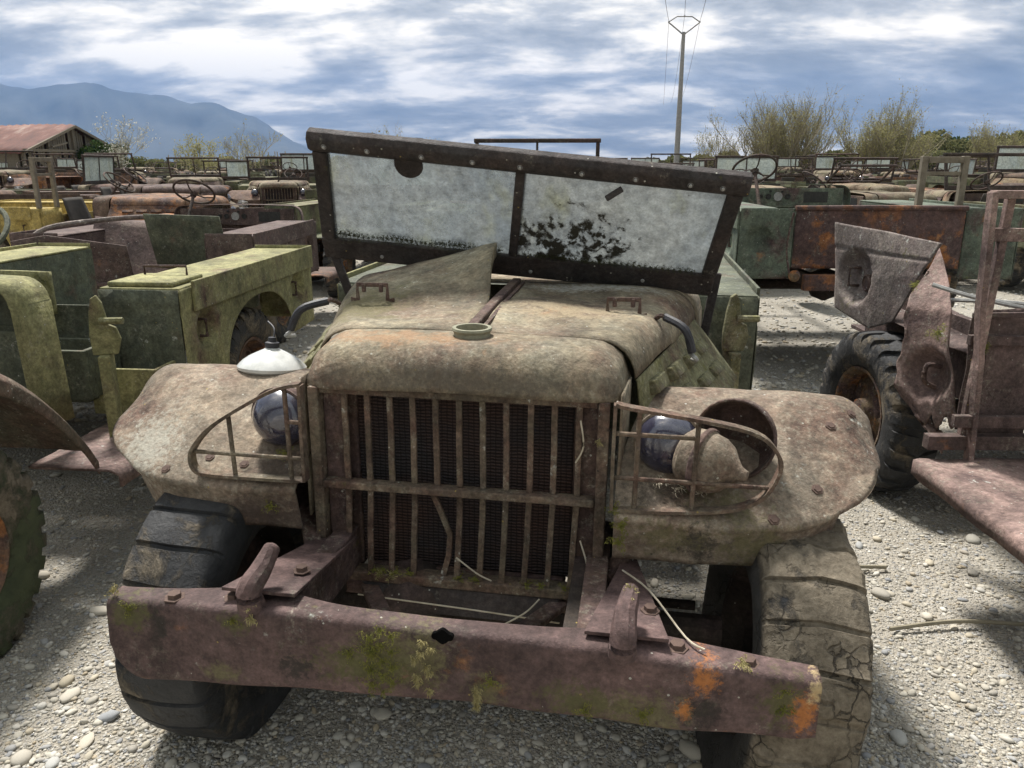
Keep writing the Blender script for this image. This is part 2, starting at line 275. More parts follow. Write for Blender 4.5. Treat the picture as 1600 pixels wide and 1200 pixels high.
def ground_mat():
    m = NT('gravel_ground')
    d = m.voro(62); d2 = m.voro(150); c1 = m.voro(62, out='Color'); c2 = m.voro(150, out='Color')
    s1 = m.N.new('ShaderNodeSeparateXYZ'); m.L.new(c1, s1.inputs[0]); s2 = m.N.new('ShaderNodeSeparateXYZ'); m.L.new(c2, s2.inputs[0])
    pal = [(0, (.22, .205, .175)), (.3, (.36, .335, .285)), (.55, (.46, .435, .375)), (.8, (.31, .31, .305)), (1, (.54, .515, .45))]
    a = m.ramp(s1.outputs[0], pal); b = m.ramp(s2.outputs[0], pal)
    soil = m.ramp(m.noise(1.3, 8, .65), [(.38, (.36, .33, .275)), (.62, (.25, .225, .18))])
    big = m.ramp(m.noise(9, 5, .6), [(.42, 0), (.55, 1)])
    c = m.mix(m.math('MULTIPLY', m.ramp(d2, [(.3, 1), (.6, 0)]), .75), soil, b)
    c = m.mix(m.math('MULTIPLY', big, m.ramp(d, [(.38, 1), (.52, 0)])), c, a)
    h = m.math('ADD', m.math('MULTIPLY', m.ramp(d, [(0, 1), (.55, 0)]), 1.0), m.math('MULTIPLY', m.ramp(d2, [(0, 1), (.6, 0)]), .5))
    return m.done(m.bsdf(c, .92, 0, m.bump(h, .9, .012), .2).outputs[0])
M['ground'] = ground_mat()
def stone_mat():
    m = NT('river_pebbles')
    g = m.N.new('ShaderNodeNewGeometry')
    n = m.noise(25, 6, .7)
    c = m.ramp(g.outputs['Random Per Island'], [(0, (.36, .335, .28)), (.2, (.50, .47, .395)), (.4, (.30, .28, .24)), (.55, (.58, .555, .49)), (.68, (.24, .245, .25)), (.78, (.36, .355, .34)), (.88, (.36, .30, .21)), (1, (.47, .44, .36))])
    c = m.mix(1.0, c, m.ramp(n, [(.25, .72), (.75, 1.18)]), 'MULTIPLY')
    return m.done(m.bsdf(c, .82, 0, m.bump(m.noise(90, 5, .7), .25, .003), .3).outputs[0])
M['stone'] = stone_mat()
def stone_single_mat():
    m = NT('river_pebble_single'); m.offset_random(30)
    n = m.noise(25, 6, .7)
    c = m.ramp(m.oi.outputs['Random'], [(0, (.42, .38, .30)), (.2, (.52, .48, .40)), (.4, (.30, .28, .24)), (.55, (.55, .53, .46)), (.7, (.27, .28, .29)), (.8, (.40, .395, .38)), (.9, (.44, .38, .27)), (1, (.5, .47, .4))])
    c = m.mix(1.0, c, m.ramp(n, [(.25, .75), (.75, 1.15)]), 'MULTIPLY')
    return m.done(m.bsdf(c, .8, 0, m.bump(m.noise(60, 5, .7), .25, .003), .3).outputs[0])
M['stone1'] = stone_single_mat()
def leaf_mat(name, c1, c2):
    m = NT(name); g = m.N.new('ShaderNodeNewGeometry'); c = m.ramp(g.outputs['Random Per Island'], [(0, c1), (1, c2)])
    d = m.N.new('ShaderNodeBsdfDiffuse'); m.L.new(c, d.inputs[0]); t = m.N.new('ShaderNodeBsdfTranslucent'); m.L.new(c, t.inputs[0])
    x = m.N.new('ShaderNodeMixShader'); x.inputs[0].default_value = .4; m.L.new(d.outputs[0], x.inputs[1]); m.L.new(t.outputs[0], x.inputs[2])
    return m.done(x.outputs[0])
M['bud'] = leaf_mat('budding_leaves', (.20, .195, .09), (.33, .31, .15)); M['leaf'] = leaf_mat('dark_leaves', (.025, .045, .018), (.06, .09, .03)); M['blossom'] = leaf_mat('pale_blossom', (.3, .3, .25), (.5, .5, .44))
M['far_leaf'] = leaf_mat('far_scrub', (.08, .09, .04), (.16, .155, .075))
M['bark'] = simple('grey_bark', (.18, .16, .115), (.28, .25, .18), 8, .95)
M['mount'] = simple('mountain_rock', (.05, .06, .055), (.09, .095, .085), .002, 1, 0)
M['concrete'] = simple('grey_pole', (.20, .20, .20), (.30, .30, .29), 6, .9)
M['wire'] = simple('dark_wire', (.04, .04, .04), (.06, .06, .06), 6, .7)
M['sign'] = simple('white_plate', (.6, .62, .62), (.75, .76, .76), 6, .6)
M['seat'] = simple('dark_seat_steel', (.045, .04, .036), (.08, .07, .06), 12, .85)

# ------------------------------------------------------------------ mesh helpers
class MB:
    def __init__(s): s.v = []; s.f = []
    def add(s, vs, fs):
        b = len(s.v); s.v += [tuple(p) for p in vs]; s.f += [tuple(b + i for i in f) for f in fs]; return s
    def box(s, c, d, rot=None):
        x, y, z = d[0]/2, d[1]/2, d[2]/2
        vs = [Vector((i, j, k)) for k in (-z, z) for j in (-y, y) for i in (-x, x)]
        if rot is not None: vs = [rot @ p for p in vs]
        vs = [p + Vector(c) for p in vs]
        return s.add(vs, [(0, 2, 3, 1), (4, 5, 7, 6), (0, 1, 5, 4), (2, 6, 7, 3), (0, 4, 6, 2), (1, 3, 7, 5)])
    def bx(s, a, b): return s.box([(a[i] + b[i])/2 for i in range(3)], [abs(b[i] - a[i]) for i in range(3)])
    def path(s, pts, w, h, up=(0, 0, 1), closed=False, prof=None):
        """sweep a rectangle (w across, h along up) or profile along pts"""
        pts = [Vector(p) for p in pts]; n = len(pts); up = Vector(up)
        prof = prof or [(-w/2, -h/2), (w/2, -h/2), (w/2, h/2), (-w/2, h/2)]
        k = len(prof); rings = []
        for i, p in enumerate(pts):
            if closed: t = pts[(i + 1) % n] - pts[i - 1]
            else: t = pts[min(i + 1, n - 1)] - pts[max(i - 1, 0)]
            t.normalize(); sd_ = t.cross(up)
            if sd_.length < 1e-4: sd_ = t.cross(Vector((1, 0, 0.01)))
            sd_.normalize(); u2 = sd_.cross(t)
            rings.append([p + sd_*a + u2*b for a, b in prof])
        vs = [q for r_ in rings for q in r_]; fs = []
        for i in range(n if closed else n - 1):
            a, b = i*k, ((i + 1) % n)*k
            for j in range(k): fs.append((a + j, b + j, b + (j + 1) % k, a + (j + 1) % k))
        if not closed: fs += [tuple(range(k)), tuple((n - 1)*k + j for j in reversed(range(k)))]
        return s.add(vs, fs)
    def tube(s, pts, r, n=8, closed=False):
        rs = r if isinstance(r, (list, tuple)) else [r]*len(pts)
        b = len(s.v)
        s.path(pts, 0, 0, (0.03, 0.02, 1), closed, [(math.cos(2*math.pi*i/n), math.sin(2*math.pi*i/n)) for i in range(n)])
        for i, p in enumerate(pts):
            p = Vector(p)
            for j in range(n):
                q = Vector(s.v[b + i*n + j]); s.v[b + i*n + j] = tuple(p + (q - p)*rs[i])
        return s
    def lathe(s, prof, n=24, axis='x', c=(0, 0, 0), rot=None, wob=0):
        vs = []; fs = []; k = len(prof)
        for i in range(n):
            a = 2*math.pi*i/n
            for (x, r) in prof:
                p = {'x': Vector((x, r*math.cos(a), r*math.sin(a))), 'z': Vector((r*math.cos(a), r*math.sin(a), x)), 'y': Vector((r*math.cos(a), x, r*math.sin(a)))}[axis]
                if rot is not None: p = rot @ p
                vs.append(p + Vector(c))
        for i in range(n):
            a, b = i*k, ((i + 1) % n)*k
            for j in range(k - 1): fs.append((a + j, b + j, b + j + 1, a + j + 1))
        return s.add(vs, fs)
    def grid(s, nu, nv, fn):
        vs = [fn(i/(nu - 1), j/(nv - 1)) for i in range(nu) for j in range(nv)]
        return s.add(vs, [(i*nv + j, (i + 1)*nv + j, (i + 1)*nv + j + 1, i*nv + j + 1) for i in range(nu - 1) for j in range(nv - 1)])
    def build(s, name, mat, parent=None, smooth=False, bevel=0, solid=0, sub=0, loc=None, rot=None, angle=35):
        me = bpy.data.meshes.new(name); me.from_pydata(s.v, [], s.f); me.update()
        bm = bmesh.new(); bm.from_mesh(me); bmesh.ops.recalc_face_normals(bm, faces=bm.faces); bm.to_mesh(me); bm.free()
        me.materials.append(M[mat] if isinstance(mat, str) else mat)
        return mk(name, me, parent, smooth, bevel, solid, sub, loc, rot, angle)
def mk(name, me, parent=None, smooth=False, bevel=0, solid=0, sub=0, loc=None, rot=None, angle=35):
    o = bpy.data.objects.new(name, me); col.objects.link(o); o.parent = parent
    if loc is not None: o.location = loc
    if rot is not None: o.rotation_euler = rot
    if smooth:
        me.polygons.foreach_set('use_smooth', [True]*len(me.polygons))
        if not sub and not solid:
            try: me.set_sharp_from_angle(angle=R(angle))
            except Exception: pass
    if solid:
        m = o.modifiers.new('solid', 'SOLIDIFY'); m.thickness = solid; m.offset = 0
    if sub:
        m = o.modifiers.new('sub', 'SUBSURF'); m.levels = m.render_levels = sub
    if bevel:
        m = o.modifiers.new('bevel', 'BEVEL'); m.width = bevel; m.segments = 2; m.limit_method = 'ANGLE'; m.angle_limit = R(40)
    return o
def tag(o, label=None, cat=None, group=None, kind=None):
    if label: o['label'] = label
    if cat: o['category'] = cat
    if group: o['group'] = group
    if kind: o['kind'] = kind
    return o
def empty(name, loc, rz=0, rot=None):
    o = bpy.data.objects.new(name, None); col.objects.link(o); o.location = loc; o.rotation_euler = rot or (0, 0, rz); o.empty_display_size = .3; return o
KIDS = {}
def copy_tree(o, parent=None):
    c = o.copy(); col.objects.link(c); c.parent = parent
    for ch in kids(o): copy_tree(ch, c)
    return c
def kids(o): return [x for x in bpy.data.objects if x.parent == o]
def dn(p, s=3.0, a=.01, off=0.0):
    return mnoise.noise(Vector((p[0]*s + off, p[1]*s + 3.1, p[2]*s - off)))*a
def lerp(a, b, t): return a + (b - a)*t
def sm(x, a, b):
    t = min(1, max(0, (x - a)/(b - a))); return t*t*(3 - 2*t)
def interp(x, xs, ys): return float(np.interp(x, xs, ys))

# ------------------------------------------------------------------ wheels
def tyre_mesh(name, mat, Rr=.42, W=.24, lugs=30, depth=.016, seed=1, flat=0.0, worn=0.0, rim=.24, mud=0.0, duty=.58, skew=.5, rib=.06, stagger=False):
    prof = [(-.36, rim), (-.44, rim + .02), (-.5, rim + .07), (-.52, Rr*.80), (-.5, Rr*.90), (-.475, Rr*.945), (-.43, Rr*.972), (-.34, Rr*.986), (-.2, Rr*.995), (-.03, Rr), (.03, Rr), (.2, Rr*.995), (.34, Rr*.986), (.43, Rr*.972), (.475, Rr*.945), (.5, Rr*.90), (.52, Rr*.80), (.5, rim + .07), (.44, rim + .02), (.36, rim)]
    k = len(prof); per = 8; n = lugs*per; vs = []; fs = []; rr = random.Random(seed)
    wear = [rr.uniform(1 - worn, 1) for _ in range(lugs)]
    g0, g1 = (.0, duty)
    FR = [0, .035, g0 + (1 - duty)*.5, 1 - duty - .035, 1 - duty, 1 - duty*.7, 1 - duty*.4, 1 - duty*.1]; ON = [1, 0, 0, 0, 1, 1, 1, 1]
    for i in range(n):
        lug, ph = divmod(i, per)
        for j, (x, r) in enumerate(prof):
            a = 2*math.pi*(lug + FR[ph] + skew*abs(x) + (.5 if (stagger and x > 0) else 0)*0)/lugs
            tread = 3.5 < j < k - 4.5
            q3 = (x*.7, math.cos(a), math.sin(a))
            rad = r + dn(q3, 4, .005, seed)
            if mud and tread: rad += mud*(dn(q3, 7, 1, seed) + .5*dn(q3, 17, 1, seed))
            if tread and (ON[ph] or abs(x) < rib): rad += depth*(wear[lug] if ON[ph] else .9)
            z = math.sin(a)*rad
            xx = x*W
            if flat and z < -Rr + flat + .14:
                t = max(0, min(1, (-Rr + flat + .14 - z)/.14)); xx *= 1 + .16*t
                z = max(z, -Rr + flat)
            vs.append((xx, math.cos(a)*rad, z))
    for i in range(n):
        a, b = i*k, ((i + 1) % n)*k
        for j in range(k - 1): fs.append((a + j, b + j, b + j + 1, a + j + 1))
    me = bpy.data.meshes.new(name); me.from_pydata(vs, [], fs); me.update(); me.materials.append(M[mat])
    bm = bmesh.new(); bm.from_mesh(me); bmesh.ops.recalc_face_normals(bm, faces=bm.faces); bm.to_mesh(me); bm.free()
    return me
TY = {k: tyre_mesh('tyre', m, **a) for k, m, a in [
    ('left', 'tyre', dict(lugs=24, depth=.013, seed=3, flat=.05, worn=.4, W=.27, rim=.23, mud=.003, duty=.84, skew=.12, rib=.0)), ('right', 'tyre_mud', dict(lugs=24, depth=.012, seed=5, flat=.06, worn=.7, W=.26, rim=.23, mud=.016, duty=.85, skew=.15, rib=.0)),
    ('std', 'tyre_half', dict(lugs=28, depth=.018, seed=9, flat=.02)), ('green', 'tyre_green', dict(lugs=30, depth=.022, seed=11, flat=.03)), ('black', 'tyre', dict(lugs=26, depth=.02, seed=15, flat=.05))]}
def rim_mesh():
    b = MB()
    b.lathe([(-.09, .245), (-.1, .235), (-.085, .225), (-.02, .215), (.02, .205), (.035, .17), (.035, .12), (.05, .10), (.05, .075), (.095, .07), (.10, .045), (.10, 0.001)], 28)
    b.lathe([(.09, .245), (.105, .25), (.1, .232), (.04, .215), (-.03, .205)], 28)
    for i in range(6):
        a = i*math.pi/3; b.lathe([(.035, .013), (.058, .013), (.058, .001)], 6, 'x', (0, .15*math.cos(a), .15*math.sin(a)))
    return b
def wheel(parent, c, side, ty='std', rot=(0, 0, 0), mat='rim', steer=0):
    o = rim_mesh().build('wheel', mat, parent, True, loc=c, rot=(rot[0], rot[1], rot[2] + (0 if side > 0 else math.pi)))
    t = mk('tyre', TY[ty], o, True, angle=30)
    return o

# ------------------------------------------------------------------ truck sub-assemblies (u right, v back, w up; nose towards -v)
FP_V = [-.10, -.128, -.130, -.085, .0, .10, .20, .30, .40, .55, .72, .88, .98]
FP_W = [.69, .80, .822, .852, .90, .955, 1.0, 1.027, 1.022, .965, .84, .66, .50]
_P = [(FP_V[0], FP_W[0]), (FP_V[1], FP_W[1])]
for i_ in range(1, len(FP_V) - 1):
    g_ = lambda k: (FP_V[max(1, min(k, len(FP_V) - 1))], FP_W[max(1, min(k, len(FP_V) - 1))])
    p0_, p1_, p2_, p3_ = g_(i_ - 1), g_(i_), g_(i_ + 1), g_(i_ + 2)
    for t_ in (.25, .5, .75, 1.0): _P.append(tuple(.5*(2*p1_[c] + (p2_[c] - p0_[c])*t_ + (2*p0_[c] - 5*p1_[c] + 4*p2_[c] - p3_[c])*t_*t_ + (3*p1_[c] - p0_[c] - 3*p2_[c] + p3_[c])*t_**3) for c in (0, 1)))
FT = [0.0, 1.0] + [1 + k_/4 for k_ in range(1, len(_P) - 1)]
FS = {}
def on_fender(f, s, t):
    a = Vector(FS[f.name](s*.9, t)); q = Vector(FS[f.name](s*.9, t + .02)) - a; r_ = Vector(FS[f.name](s*.9 + .02, t)) - a
    n = r_.cross(q); n.normalize(); n = n if n.z > 0 else -n; return a + n*.004, n
def fender(parent, side, mat, dent=.012, seed=0, nose=1.0):
    b = MB(); nt_ = len(FP_V)
    ts = np.linspace(0, 1, 40)
    def fn(s, t):
        x = t*(nt_ - 1); pv = interp(x, FT, [q[0] for q in _P]); pw = interp(x, FT, [q[1] for q in _P])
        s0 = s; s = min(1, s/.9)
        k = max(0, (s - .45)/.55)
        sweep = .13*k**2*(1 - sm(t, .4, .7))
        lip = .05*sm(s, .8, 1)
        pw += lip*max(0, 1 - (pw - .69)/.30) if t < .5 else 0
        uin = .44 + .24*min(1, max(0, pv)/.9)
        u = lerp(uin, lerp(1.02, 1.17, sm(t, .0, .42)), s)
        pw -= .05*max(0, (s - .86)/.14)**2.0*sm(t, .25, .45)
        if s0 > .9: pw -= .055*(s0 - .9)/.1*sm(t, .35, .55)
        p = (side*u, pv + sweep, pw)
        d = dn(p, 3.2, dent*.7, seed) + dn(p, 9, dent*.35, seed)
        return (p[0], p[1] + d*.5, p[2] + d)
    b.grid(41, 97, fn)
    f = b.build('fender', mat, parent, True, solid=.008)
    FS[f.name] = fn
    b = MB(); b.grid(2, 20, lambda s, t: (side*(.46 + .17*t), lerp(.02, .95, t), lerp(interp(lerp(.02, .95, t), FP_V[1:], FP_W[1:]) - .005, .55, s)))
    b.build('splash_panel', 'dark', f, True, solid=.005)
    return f
def hood_flare(v): return .03 + .15*sm(v, .12, .8)
def hood_section(v, a, h, r=.11, wb=.93, n=9, fl=.02):
    pts = [(x, h - .022*(x/a)**2) for x in np.linspace(0, a - r, n)]
    top = pts[-1][1]
    pts += [(a - r + r*math.sin(q), top - r + r*math.cos(q)) for q in np.linspace(0.25, math.pi/2 - .05, 6)]
    pts += [(a + .004 + fl*q, top - r - (top - r - wb)*q) for q in np.linspace(0, 1, 5)]
    return pts
def hood_a(v): return interp(v, [0, .15, .6, 1.05], [.46, .475, .60, .70])
def hood_h(v): return interp(v, [.0, .15, .6, 1.05], [1.222, 1.228, 1.245, 1.25])
def hood(parent, mat, side_mat, lifted=False, handles=True, louvres=True, seed=0, v1=1.04, core='core'):
    # nose shell over the radiator
    b = MB()
    def nose(s, t):
        a = .445 + .02*t; ss = (s - .5)*2
        # t: front lip -> over the top -> rear seam
        ang = min(1, t/.62)*math.pi/2
        v = -.055 + .105*(1 - math.cos(ang)) if t < .62 else .05 + (t - .62)/.38*.105
        w = 1.105 + .115*math.sin(ang) if t < .62 else 1.22 + .006*(t - .62)/.38
        ed = abs(ss); drop = .0
        if ed > .72:
            q = (ed - .72)/.28; w -= (w - 1.10)*(1 - math.sqrt(max(0, 1 - q**2.4)))*.9
            v += .05*q**2
        w -= .012*ed**2
        p = (ss*a, v, w); return (p[0], p[1], p[2] + dn(p, 3, .012, seed))
    b.grid(34, 22, nose)
    n = b.build('hood_nose', mat, parent, True, solid=.008)
    for sd_ in (-1, 1):   # nose cheeks beside the radiator
        c = MB(); c.grid(4, 8, lambda s, t: (sd_*(.445 + .02*s), -.03 + .19*s, lerp(1.12, .70, t)))
        c.build('nose_cheek', mat, n, True, solid=.006)
    for sd_ in (-1, 1):
        lift = lifted and sd_ < 0
        nv = 26; S = [hood_section(0, hood_a(v), hood_h(v), fl=hood_flare(v), wb=.90) for v in np.linspace(.165, v1, nv)]
        b = MB()
        ntop = 15
        def fn(s, t):
            i = min(nv - 1, int(round(t*(nv - 1)))); q = S[i][int(round(s*(ntop - 1)))]
            u = max(q[0], .018); v = lerp(.165, v1, t); w = q[1]
            if lift:
                k = sm(t, .30, 1)*(max(0, 1 - u/.62))**1.25; w += .135*k + .03*sm(t, .3, 1); u += .055*k; v -= .10*k*sm(1 - u/.6, .5, 1)
            p = (sd_*u, v, w); return (p[0], p[1], p[2] + dn(p, 3.2, .016, seed) + dn(p, 11, .004, seed))
        b.grid(ntop, nv, fn)
        h = b.build('hood_panel', mat, parent, True, solid=.006)
        if lift:    # the folded-down inner flange of the sprung panel
            b = MB(); b.grid(4, nv, lambda s, t: tuple(Vector(fn(0, t)) + Vector((0, 0, -.05*s*sm(t, .2, .5)))))
            b.build('bent_flange', mat, h, True, solid=.004)
        b = MB()
        nn = len(S[0]) - ntop + 1
        def fs(s, t):
            i = min(nv - 1, int(round(t*(nv - 1)))); q = S[i][ntop - 1 + int(round(s*(nn - 1)))]
            p = (sd_*q[0]*1.001, lerp(.165, v1, t), q[1]); return (p[0] + dn(p, 4, .01, seed), p[1], p[2])
        b.grid(nn, nv, fs)
        hs = b.build('hood_side', side_mat, parent, True, solid=.005)
        if louvres:
            lm = None
            for row in range(2):
                for c in range(4):
                    v = .32 + c*.165; w = 1.065 - row*.075; a = hood_a(v) + .012 + hood_flare(v)*(1.125 - w)/.225
                    if lm is None:
                        m = MB(); m.add([(-.015, -.068, -.024), (-.015, .068, -.024), (-.015, .068, .024), (-.015, -.068, .024), (.016, -.064, -.022), (.016, .064, -.022), (.008, .064, .018), (.008, -.064, .018)], [(0, 1, 2, 3), (4, 7, 6, 5), (0, 4, 5, 1), (1, 5, 6, 2), (2, 6, 7, 3), (3, 7, 4, 0)])
                        o = m.build('louvre', side_mat, hs, True, .003); lm = o.data
                    else: o = mk('louvre', lm, hs, True, .003)
                    o.location = (sd_*a, v, w); o.rotation_euler = (0, -math.atan(hood_flare(v)/.225), math.pi*(sd_ < 0) - R(16)*sd_)
        if handles:
            u, v = (sd_*.43, .545); z = 1.233 - .012 + (.02 if lift else 0)
            m = MB(); hw = .052
            m.path([(-hw - .025, 0, .004), (-hw, 0, .004), (-hw, 0, .055), (hw, 0, .055), (hw, 0, .004), (hw + .025, 0, .004)], .016, .005, (0, 1, 0))
            m.tube([(-.03, 0, .058), (-.03, 0, .03)], .008, 6); m.tube([(.03, 0, .058), (.03, 0, .03)], .008, 6)
            m.build('hood_handle', 'frame', h, bevel=.002, loc=(u, v, z), rot=(0, 0, R(4)))
    return n
def grille(parent, mat='grille', detail=True):
    b = MB()
    b.bx((-.425, -.045, .505), (-.395, .02, 1.10)); b.bx((.385, -.045, .505), (.415, .02, 1.10))
    b.bx((-.393, -.04, 1.082), (.383, .012, 1.104)); b.bx((-.393, -.05, .800), (.383, -.008, .822)); b.bx((-.393, -.035, .50), (.383, .02, .53))
    g = b.build('grille_frame', mat, parent, bevel=.004)
    for sd_ in (-1, 1):
        b = MB(); b.bx((sd_*.392, -.012, .535), (sd_*.335, -.004, 1.078)); b.build('side_plate', 'frame', g, bevel=.002)
    bars = np.linspace(-.325, .335, 11)
    for i, u in enumerate(bars):
        rr = random.Random(i + 40)
        for seg, (w0, w1) in enumerate(((.822, 1.082), (.53, .80))):
            pts = []
            for t in np.linspace(0, 1, 5):
                du = rr.uniform(-.001, .001); 
                if seg == 1 and i == 4: du += .03*math.sin(t*math.pi)*1.0 - .02*t
                pts.append((u + du - .012*(1 - t)*(seg == 1), -.022 + rr.uniform(-.001, .001), lerp(w0, w1, t)))
            if seg == 1 and i == 4: pts = [(p[0] + .02*sm(1 - (p[2] - .53)/.27, .1, .6), p[1] + .012, p[2]) for p in pts]
            MB().path(pts, .017, .011, (0, 1, 0)).build('grille_bar', mat, g, bevel=.002)
    return g
def radiator(parent):
    b = MB(); b.bx((-.31, .045, .53), (.315, .10, 1.08)); r_ = b.build('radiator_core', 'core', parent)
    b = MB(); b.bx((-.345, .035, .52), (-.312, .12, 1.085)); b.bx((.317, .035, .52), (.35, .12, 1.085)); b.bx((-.30, .03, .47), (.30, .13, .528)); b.bx((-.345, .03, 1.087), (.35, .14, 1.125))
    b.build('radiator_tank', 'frame', r_, bevel=.006); return r_
def windshield(parent, TL, TR, BL, BR, frame_mat, panes=('pane', 'pane'), bar=.05, top=.09, bot=.10, bolts=False):
    TL, TR, BL, BR = map(Vector, (TL, TR, BL, BR))
    def P(s, t): return (BL*(1 - s) + BR*s)*(1 - t) + (TL*(1 - s) + TR*s)*t
    nrm = (BR - BL).cross(TL - BL).normalized()
    Wd = (BR - BL).length; Hh = (TL - BL).length
    b = MB()
    def member(a, c, w, h): b.path([a, c], w, h, nrm)
    e = bar/2/Wd; tt = top/2/Hh; bb = bot/2/Hh
    round_ = [(-.5*top, -.3*bar), (-.3*top, -.5*bar), (.3*top, -.5*bar), (.5*top, -.3*bar), (.5*top, .3*bar), (.25*top, .62*bar), (-.25*top, .62*bar), (-.5*top, .3*bar)]
    b.path([P(-.008, 1 - tt), P(.5, 1 - tt), P(1.008, 1 - tt)], 0, 0, nrm, False, [(x, y) for x, y in round_])
    member(P(0, bb), P(1, bb), bot, bar*.7)
    member(P(e, bot/Hh), P(e, 1 - top/Hh), bar, bar*.8); member(P(1 - e, bot/Hh), P(1 - e, 1 - top/Hh), bar, bar*.8)
    member(P(.5, bot/Hh), P(.5, 1 - top/Hh), bar*.62, bar*.6)
    f = b.build('windshield_frame', frame_mat, parent, bevel=.006)
    for k, (s0, s1) in enumerate(((bar/Wd - .004, .5 - bar*.31/Wd + .004), (.5 + bar*.31/Wd - .004, 1 - bar/Wd + .004))):
        if panes[k]:
            b = MB(); th = nrm*.003
            q = [P(s0, bot/Hh - .01), P(s1, bot/Hh - .01), P(s1, 1 - top/Hh + .01), P(s0, 1 - top/Hh + .01)]
            b.add([p - th for p in q] + [p + th for p in q], [(0, 1, 2, 3), (7, 6, 5, 4), (0, 4, 5, 1), (1, 5, 6, 2), (2, 6, 7, 3), (3, 7, 4, 0)])
            b.build('pane', panes[k], f)
    if bolts:
        front = nrm if nrm.y < 0 else -nrm
        for s in (.035, .14, .27, .39, .50, .64, .76, .88, .95):
            c = P(s, 1 - tt*1.15) + front*(bar*.52)
            b = MB(); b.lathe([(0, .013), (.004, .013), (.006, .009), (.004, .006), (.012, .005), (.013, .0005)], 12, 'z', (0, 0, 0))
            o = b.build('fastener', 'zinc', f, True); o.location = c; o.rotation_euler = front.to_track_quat('Z', 'Y').to_euler()
        for s, t in ((.16, .06), (.44, .09), (.55, .06), (.83, .08), (.3, .04)):
            c = P(s, t) + front*(bar*.36); o = MB().lathe([(0, .008), (.005, .007), (.006, .0005)], 8, 'z').build('rivet', 'zinc', f, True)
            o.location = c; o.rotation_euler = front.to_track_quat('Z', 'Y').to_euler()
    return f, P, nrm
def cowl(parent, mat, dash_mat, gauges=True, v0=1.06, v1=1.26):
    b = MB()
    def sec(v, a, h): return [(-x, v, w) for x, w in reversed(hood_section(v, a, h, .10, .60)[1:])] + [(x, v, w) for x, w in hood_section(v, a, h, .10, .60)]
    A = sec(v0, .70, 1.245); B_ = sec(v1, .735, 1.25); n = len(A)
    b.add(A + B_, [(i, i + 1, n + i + 1, n + i) for i in range(n - 1)])
    c = b.build('cowl', mat, parent, True, solid=.006)
    b = MB(); b.bx((-.66, v1 - .02, 1.02), (.66, v1 + .006, 1.205)); b.bx((-.66, v1 - .10, .60), (.66, v1 - .085, 1.015))
    d = b.build('dashboard', dash_mat, c, bevel=.006)
    if gauges:
        for (u, w, r) in ((.02, 1.12, .045), (-.08, 1.12, .028), (.12, 1.12, .028), (.2, 1.12, .022), (-.02, 1.17, .012), (.1, 1.175, .012)):
            MB().lathe([(0, r), (.012, r), (.012, r*.85), (.006, r*.8), (.006, .0005)], 20, 'y', (u, v1 + .006, w)).build('gauge', 'zinc' if r > .03 else 'gauge', d, True)
        MB().bx((-.5, v1 + .0065, 1.06), (-.25, v1 + .01, 1.17)).build('glovebox', 'gauge', d)
    return c
def steering(parent, u=.36, v=1.52, w=1.40, r=.215, mat='bg_d', tilt=38, col_len=.75):
    rot = Matrix.Rotation(R(tilt), 3, 'X').to_3x3()
    b = MB(); b.tube([rot @ Vector((r*math.cos(a), r*math.sin(a), 0)) for a in np.linspace(0, 2*math.pi, 33)[:-1]], .0125, 8, True)
    for k in range(3):
        a = R(90 + 120*k); b.tube([rot @ Vector((.02*math.cos(a), .02*math.sin(a), -.03)), rot @ Vector((r*.55*math.cos(a), r*.55*math.sin(a), -.035)), rot @ Vector((r*math.cos(a), r*math.sin(a), 0))], .008, 6)
    b.lathe([(-.06, .0005), (-.06, .03), (-.02, .042), (-.012, .03), (-.01, .0005)], 14, 'z', (0, 0, 0), rot)
    s = b.build('steering_wheel', mat, parent, True, loc=(u, v, w))
    e = rot @ Vector((0, 0, -col_len)); MB().tube([(0, 0, 0), e], .018, 8).build('steering_column', mat, s, True)
    return s
def bed_side(parent, side, mat, v0=1.76, v1=3.66, wb=.58, wt=1.10, uo=1.05, arch=(2.72, .50, .93), dimples=((2.02, .86, .115), (3.36, .86, .115)), seed=0, flare=True, hooks=True):
    b = MB(); nv = 96; nw = 26
    ac, ar, at_ = arch
    def bot(v):
        d = abs(v - ac)/ar
        return wb if d >= 1 else max(wb, wb + (at_ - wb)*math.sqrt(max(0, 1 - d**2.3)))
    # columns crowd at the arch edges
    vs = np.sort(np.concatenate([np.linspace(v0, v1, nv - 8), ac + ar*np.array([-1.0005, -.998, -.99, -.97, .97, .99, .998, 1.0005])]))
    def fn(s, t):
        v = vs[int(round(s*(nv - 1)))]; w = lerp(bot(v), wt, t); u = uo
        for (dv, dw, r) in dimples:
            d = math.hypot(v - dv, w - dw)/r
            if d < 1: u -= .055*(1 - d**3.5)
        if abs(w - (wt - .13)) < .012: u -= .004
        p = (side*u, v, w); return (p[0] + dn(p, 2.5, .012, seed), p[1], p[2] + dn(p, 1.5, .008, seed))
    b.grid(nv, nw, fn)
    o = b.build('bed_side', mat, parent, True, solid=.005)
    b = MB(); b.bx((side*uo, v0 + .12, wt - .125), (side*(uo + .016), v1, wt + .03)); b.build('side_board', mat, o, bevel=.004)
    if hooks:
        for (dv, dw, r) in dimples:
            MB().tube([(side*(uo - .05), dv, dw + .045), (side*(uo - .012), dv, dw + .045), (side*(uo - .012), dv, dw - .045), (side*(uo - .05), dv, dw - .045)], .010, 6).build('rope_hook', 'frame', o, True)
    return o
